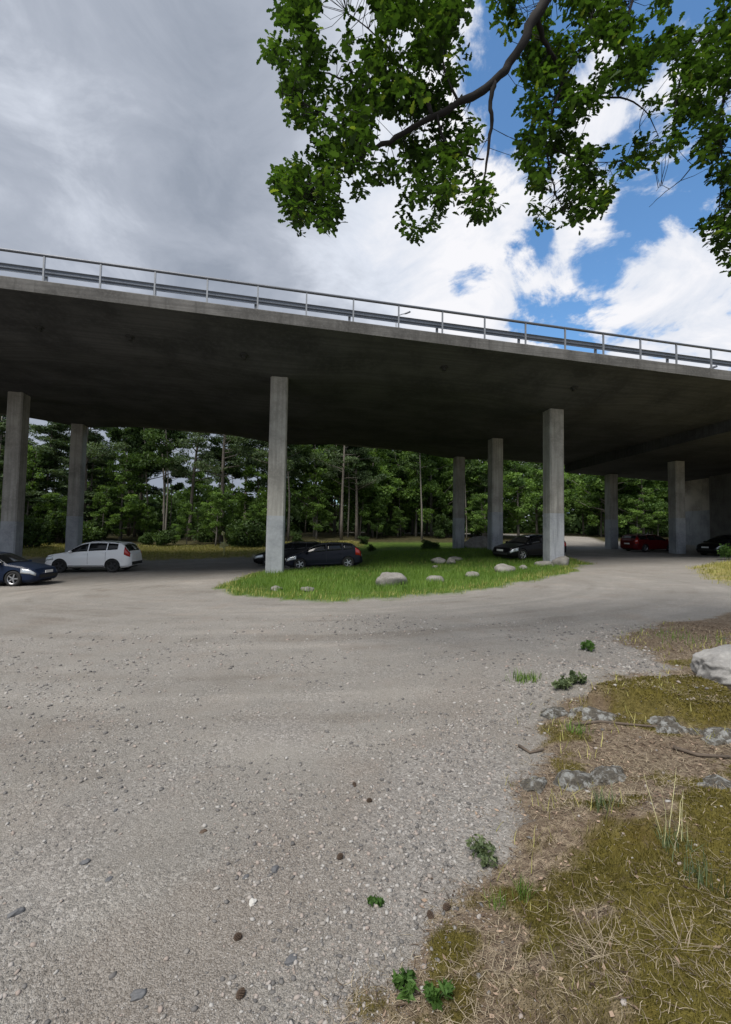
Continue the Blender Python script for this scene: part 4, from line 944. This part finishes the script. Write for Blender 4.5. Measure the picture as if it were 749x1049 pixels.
def car(p, px, Z, heading, mat, lab, cat='car', base_py=None, group='parked cars'):
    Lg, Wd = p['L'], p['W']/2
    xs_ = np.unique(np.round(np.concatenate([np.linspace(-Lg/2, Lg/2, 54), np.array([q[0] for q in p['top']])]), 3))
    tp = np.array(p['top']); bl = np.array(p['belt']); 
    def topz(x): return np.interp(x, tp[:, 0], tp[:, 1])
    def belt(x): return np.minimum(np.interp(x, bl[:, 0], bl[:, 1]), topz(x)-.012)
    def hw(x):
        e_ = np.abs(x)/(Lg/2); return Wd*(1-.05*np.clip((e_-.55)/.45, 0, 1)-.20*np.clip((e_-.86)/.14, 0, 1)**2)
    def bot(x):
        e_ = np.clip((np.abs(x)-Lg/2+.45)/.45, 0, 1); return p.get('clear', .2)+.12*e_**2
    def sec(x):
        w_ = hw(x); zb = bot(x); zt = topz(x); zl = belt(x); h_ = zt-zl; k_ = np.minimum(h_, .62)
        r5 = w_*.965-k_*.36-.02; g = np.clip(h_/.25, 0, 1)
        return [(0*w_, zb), (w_*.86, zb), (w_*.975, zb+.10), (w_, zb+.5*(zl-zb)), (w_*.965, zl), (r5, zl+h_*(.62+.24*g)), (r5*.82, zt-.02*g-.006), (0*w_, zt)]
    def surf(x, u, side=1):
        s_ = sec(np.array(float(x))); i = int(min(math.floor(u), 6)); f = u-i
        y = s_[i][0]*(1-f)+s_[i+1][0]*f; z = s_[i][1]*(1-f)+s_[i+1][1]*f
        return np.array([x, side*float(y), float(z)])
    rows = []
    for x in xs_:
        s_ = sec(np.array(x)); L_ = [(x, float(a_), float(b_)) for a_, b_ in s_]; Rr = [(x, -float(a_), float(b_)) for a_, b_ in s_[1:-1]]
        rows.append(L_+Rr[::-1])
    k = len(rows[0]); V = np.array(rows).reshape(-1, 3)
    Fs = [(i*k+j, i*k+(j+1) % k, (i+1)*k+(j+1) % k, (i+1)*k+j) for i in range(len(rows)-1) for j in range(k)]+[tuple(range(k)), tuple(range(len(rows)*k-1, (len(rows)-1)*k-1, -1))]
    e = empty('parked_car', (0, 0, 0)); tag(e, lab, cat, group)
    body = mk('body', V, Fs, [mat, M['trim']], smooth=False)
    bm = bmesh.new(); bm.from_mesh(body.data); bmesh.ops.recalc_face_normals(bm, faces=bm.faces); bm.to_mesh(body.data); bm.free()
    wr = p['wr']
    for wx in p['wheels']:
        mb = MB(); mb.lathe([(0, -1.4), (wr*1.13, -1.4), (wr*1.13, 1.4), (0, 1.4)], 28, Matrix.Translation((wx, 0, wr)) @ Matrix.Rotation(R(90), 4, 'X'))
        ct = mk('cutter', np.array(mb.v), mb.f, [M['trim']]);
        bm = bmesh.new(); bm.from_mesh(ct.data); bmesh.ops.remove_doubles(bm, verts=bm.verts, dist=1e-5); bmesh.ops.recalc_face_normals(bm, faces=bm.faces); bm.to_mesh(ct.data); bm.free()
        mod = body.modifiers.new('b', 'BOOLEAN'); mod.object = ct; mod.operation = 'DIFFERENCE'; mod.solver = 'EXACT'; mod.material_mode = 'TRANSFER'
        dg = bpy.context.evaluated_depsgraph_get(); nm_ = bpy.data.meshes.new_from_object(body.evaluated_get(dg)); body.modifiers.clear(); body.data = nm_
        bpy.data.objects.remove(ct)
    nm_ = body.data; nm_.polygons.foreach_set('use_smooth', np.ones(len(nm_.polygons), bool)); nm_.set_sharp_from_angle(angle=R(28)) if hasattr(nm_, 'set_sharp_from_angle') else None
    body.name = 'body'; body.parent = e
    # solid dark floor and inner wells keep the arches closed to light
    def panel(name, pts_grid, mat_, off, parent=body):
        """pts_grid: (m,n,3) surface grid -> thin solid panel lifted off the body"""
        G = np.array(pts_grid); du = np.gradient(G, axis=0); dv = np.gradient(G, axis=1); nn = np.cross(du, dv); nn /= np.linalg.norm(nn, axis=2, keepdims=True)+1e-9
        ctr = np.array([0, 0, .7]); sg = np.sign(np.sum(nn*(G-ctr), 2).mean()) or 1
        A_ = G+nn*sg*off; B_ = G-nn*sg*.004; m2, n2 = G.shape[:2]; V_ = np.concatenate([A_.reshape(-1, 3), B_.reshape(-1, 3)]); q = m2*n2
        Fs_ = []
        for i in range(m2-1):
            for j in range(n2-1):
                a0 = i*n2+j; Fs_.append((a0, a0+1, a0+n2+1, a0+n2))
        rim_ = [i*n2 for i in range(m2)]+[(m2-1)*n2+j for j in range(1, n2)]+[i*n2+n2-1 for i in range(m2-2, -1, -1)]+[j for j in range(n2-2, 0, -1)]
        for a0, b0 in zip(rim_, rim_[1:]+rim_[:1]): Fs_.append((a0, b0, b0+q, a0+q))
        return mk(name, V_, Fs_, mat_, parent, True)
    for side in (1, -1):
        for (x0, x1) in p['windows']:
            g = [[surf(x, u, side) for u in np.linspace(4.10, 4.93, 4)] for x in np.linspace(x0, x1, 9)]; panel('side_window', g, M['glass'], .006)
        x0, x1 = p['head']; g = [[surf(x, u, side) for u in np.linspace(3.30, 3.98, 4)] for x in np.linspace(x0, x1, 7)]; panel('headlight', g, M['lamp_clear'], .012)
        x0, x1, u0, u1 = p['tail']; g = [[surf(x, u, side) for u in np.linspace(u0, u1, 4)] for x in np.linspace(x0, x1, 7)]; panel('tail_light', g, M['lamp_red'], .012)
        # sill trim
        g = [[surf(x, u, side) for u in np.linspace(1.25, 2.15, 3)] for x in np.linspace(p['wheels'][1]+wr*1.2, p['wheels'][0]-wr*1.2, 8)]; panel('sill', g, M['trim'] if p.get('clad') else mat, .010)
        # belt trim, door seams, mirror, handles
        for xd in p['seams']:
            g = [[surf(xd+dx, u, side) for u in np.linspace(2.3, 4.05, 9)] for dx in (-.006, .006)]; panel('door_seam', g, M['trim'], .002)
            s2 = surf(xd+.16, 3.72, side); mb = MB(); mb.box(s2[0]-.08, s2[0]+.08, s2[1]-.005 if side > 0 else s2[1]-.03, s2[1]+.03 if side > 0 else s2[1]+.005, s2[2]-.014, s2[2]+.014); mb.build('door_handle', mat, body)
        q = surf(p['mirror'], 4.1, side); mb = MB(); V_, F2 = ico(2); mb.add(V_*np.array([.09, .12, .075])+q+np.array([0, side*.13, .06]), F2); mb.box(q[0]-.02, q[0]+.02, min(q[1]-.03*side, q[1]+.1*side), max(q[1]-.03*side, q[1]+.1*side), q[2]+.0, q[2]+.04); mb.build('mirror', mat, body, True)
        if p.get('rails'):
            x0, x1 = p['rails']; pts = [surf(x, 5.55, side)+np.array([0, 0, .05 if 0 < i < 7 else .0]) for i, x in enumerate(np.linspace(x0, x1, 8))]; mb = MB(); mb.tube(pts, .016, 6); mb.build('roof_rail', M['trim'], body, True)
    for nm2, (x0, x1), sc_ in (('windscreen', p['screen'], .97), ('rear_window', p['rear'], .90)):
        g = []
        for x in np.linspace(x0, x1, 9):
            ro = [surf(x, u, 1) for u in np.linspace(5.02, 7, 6)]; ro += [q*np.array([1, -1, 1]) for q in ro[-2::-1]]; g.append([q*np.array([1, sc_, 1]) for q in ro])
        panel(nm2, g, M['glass'], .006)
    xf = Lg/2; zb = float(bot(np.array(xf))); zl = float(belt(np.array(xf))); wf = float(hw(np.array(xf)))
    mb = MB(); mb.box(xf-.05, xf+.012, -wf*.62, wf*.62, zb+.5*(zl-zb), zl-.03); mb.build('grille', M['trim'], body); 
    mb = MB(); mb.box(xf-.02, xf+.016, -wf*.9, wf*.9, zb+.06, zb+.2); mb.build('bumper_intake', M['trim'], body)
    mb = MB(); mb.box(xf, xf+.024, -.26, .26, zb+.26, zb+.37); mb.build('number_plate', M['plate'], body)
    zr = float(topz(np.array(-xf))); mb = MB(); mb.box(-xf-.02, -xf+.01, -.26, .26, zb+.32, zb+.43); mb.build('number_plate', M['plate'], body)
    mb = MB(); mb.box(-xf-.03, -xf+.06, -wf*.93, wf*.93, zb+.02, zb+.2); bevel(mb.build('rear_bumper', M['trim'] if p.get('clad') else mat, body), .02)
    mb = MB(); mb.box(-Lg/2+.25, Lg/2-.25, -Wd*.72, Wd*.72, p.get('clear', .2)-.03, p.get('clear', .2)+.45); mb.build('underbody', M['trim'], body)
    # wheels
    for wx in p['wheels']:
        for side in (1, -1):
            T = Matrix.Translation((wx, side*(Wd-.115), wr)) @ Matrix.Rotation(R(-90)*side, 4, 'X')
            mb = MB(); mb.lathe([(wr*.66, -.10), (wr*.93, -.105), (wr, -.07), (wr, .07), (wr*.93, .105), (wr*.66, .10)], 28, T, True); ty = mb.build('tyre', M['tyre'], e, True)
            mb = MB(); mb.lathe([(0, .02), (wr*.6, .02), (wr*.67, .09), (wr*.67, -.09), (0, -.09)], 28, T); 
            inner = mb.build('wheel_well', M['trim'], ty)
            mb = MB(); mb.lathe([(0, .085), (wr*.17, .085), (wr*.2, .04)], 16, T); mb.lathe([(wr*.60, .075), (wr*.68, .098), (wr*.70, .09), (wr*.62, .05)], 28, T, True)
            for s5 in range(5):
                Q = T @ Matrix.Rotation(s5*2*math.pi/5, 4, 'Z'); b = wr
                V_ = [(b*.12, -b*.11, .05), (b*.64, -b*.075, .05), (b*.64, b*.075, .05), (b*.12, b*.11, .05), (b*.12, -b*.09, .085), (b*.64, -b*.055, .085), (b*.64, b*.055, .085), (b*.12, b*.09, .085)]
                mb.add([tuple(Q @ Vector(v)) for v in V_], [(0,3,2,1),(4,5,6,7),(0,1,5,4),(1,2,6,5),(2,3,7,6),(3,0,4,7)])
            mb.build('rim', M[p.get('rim', 'alloy')], ty)
    # stand it on the ground
    P0 = at(px, 545, Z); x, y = P0[0], P0[1]
    hd = Vector((math.cos(heading), math.sin(heading), 0)); lt = Vector((-hd.y, hd.x, 0))
    wb = [(gz(*(Vector((x, y, 0))+hd*a_+lt*b_)[:2]), a_, b_) for a_ in p['wheels'] for b_ in (Wd-.1, -Wd+.1)]
    zc = sum(q[0] for q in wb)/4; sl = ((wb[0][0]+wb[1][0])-(wb[2][0]+wb[3][0]))/2/(p['wheels'][0]-p['wheels'][1]); sr = ((wb[0][0]+wb[2][0])-(wb[1][0]+wb[3][0]))/2/(2*Wd-.2)
    fwv = (hd+Vector((0, 0, sl))).normalized(); ltv = (lt+Vector((0, 0, sr))).normalized(); upv = fwv.cross(ltv).normalized(); ltv = upv.cross(fwv)
    mid = (p['wheels'][0]+p['wheels'][1])/2
    e.matrix_world = Matrix(((fwv.x, ltv.x, upv.x, x), (fwv.y, ltv.y, upv.y, y), (fwv.z, ltv.z, upv.z, zc-mid*0+.0), (0, 0, 0, 1)))
    return e
SUV = dict(L=4.64, W=1.90, wr=.37, clear=.26, wheels=(1.42, -1.36), top=[(-2.32, .72), (-2.31, 1.0), (-2.20, 1.16), (-1.90, 1.56), (-1.70, 1.66), (-1.2, 1.72), (-.5, 1.75), (-.05, 1.73), (.38, 1.63), (1.08, 1.15), (1.55, 1.08), (2.05, .98), (2.26, .86), (2.32, .62)],
    belt=[(-2.32, .7), (-2.25, 1.0), (-1.9, 1.27), (-1.2, 1.20), (.9, 1.08), (1.2, 1.04), (2.1, .90), (2.32, .55)], windows=[(-.02, .86), (-1.02, -.08), (-1.62, -1.08)], seams=(-.05, -1.0), mirror=.82, screen=(.42, 1.04), rear=(-2.17, -1.84), head=(1.75, 2.24), tail=(-2.25, -1.97, 3.55, 5.0), rails=(.1, -1.6), clad=True, rim='rim_dark')
HATCH = dict(L=4.25, W=1.79, wr=.32, clear=.18, wheels=(1.30, -1.34), top=[(-2.12, .62), (-2.10, .92), (-2.0, 1.05), (-1.62, 1.37), (-1.25, 1.45), (-.4, 1.49), (.12, 1.46), (.45, 1.37), (1.22, .97), (1.7, .87), (2.0, .76), (2.12, .55)],
    belt=[(-2.12, .6), (-2.0, .95), (-1.7, 1.03), (-1.0, .98), (.9, .89), (1.25, .86), (1.9, .72), (2.12, .5)], windows=[(-.12, .98), (-1.0, -.18), (-1.60, -1.10)], seams=(-.15, -1.02), mirror=.92, screen=(.5, 1.16), rear=(-1.95, -1.66), head=(1.5, 2.04), tail=(-2.06, -1.76, 3.3, 4.6))
SEDAN = dict(L=4.72, W=1.82, wr=.335, clear=.17, wheels=(1.42, -1.32), top=[(-2.36, .6), (-2.34, .95), (-2.2, 1.03), (-1.72, 1.06), (-1.1, 1.38), (-.75, 1.44), (-.1, 1.46), (.35, 1.40), (1.15, .97), (1.7, .88), (2.2, .76), (2.36, .54)],
    belt=[(-2.36, .58), (-2.2, .93), (-1.7, .97), (-1.0, .95), (.9, .90), (1.2, .87), (2.1, .72), (2.36, .5)], windows=[(-.1, .98), (-.95, -.16), (-1.42, -1.02)], seams=(-.13, -.98), mirror=.9, screen=(.4, 1.1), rear=(-1.66, -1.16), head=(1.72, 2.28), tail=(-2.28, -1.95, 3.3, 4.0))
WAGON = dict(L=4.60, W=1.80, wr=.325, clear=.18, wheels=(1.38, -1.30), top=[(-2.3, .6), (-2.28, .95), (-2.2, 1.04), (-1.95, 1.38), (-1.7, 1.44), (-.6, 1.48), (-.05, 1.46), (.35, 1.38), (1.12, .97), (1.65, .88), (2.14, .76), (2.3, .54)],
    belt=[(-2.3, .58), (-2.2, .96), (-1.9, 1.0), (.9, .90), (1.2, .87), (2.1, .72), (2.3, .5)], windows=[(-.1, .95), (-1.0, -.16), (-1.88, -1.08)], seams=(-.13, -1.03), mirror=.9, screen=(.4, 1.06), rear=(-2.14, -1.98), head=(1.68, 2.22), tail=(-2.24, -1.98, 3.3, 4.8), rails=(.1, -1.8))
car(SUV, 99, 25.8, R(176), paint('white_paint', (.87,.875,.88), 0, .6, .25), 'white suv parked under the left part of the bridge with its red tail lights showing')
car(SEDAN, -5, 20.0, R(-4), paint('blue_paint', (.010,.018,.042)), 'dark blue car cut off by the left edge, its nose pointing right')
car(HATCH, 333, 25.6, R(176), paint('blue_black_paint', (.008,.010,.018)), 'dark blue hatchback parked on the grass right behind the bright column')
car(WAGON, 299, 29.5, R(178), paint('black_paint', (.006,.006,.007)), 'black estate car mostly hidden behind the bright column and the hatchback')
car(SEDAN, 543, 28.0, R(196), paint('deep_black_paint', (.005,.005,.006)), 'black sedan parked behind the bright right column with its nose pointing left')
car(WAGON, 664, 38.4, R(8), paint('red_paint', (.10,.004,.006)), 'red estate car in the deep shade left of the far right column')
car(HATCH, 746, 33.0, R(185), paint('shade_black_paint', (.006,.006,.008)), 'black car in deep shade at the right edge below the abutment wall')

print('objects', len(bpy.data.objects))
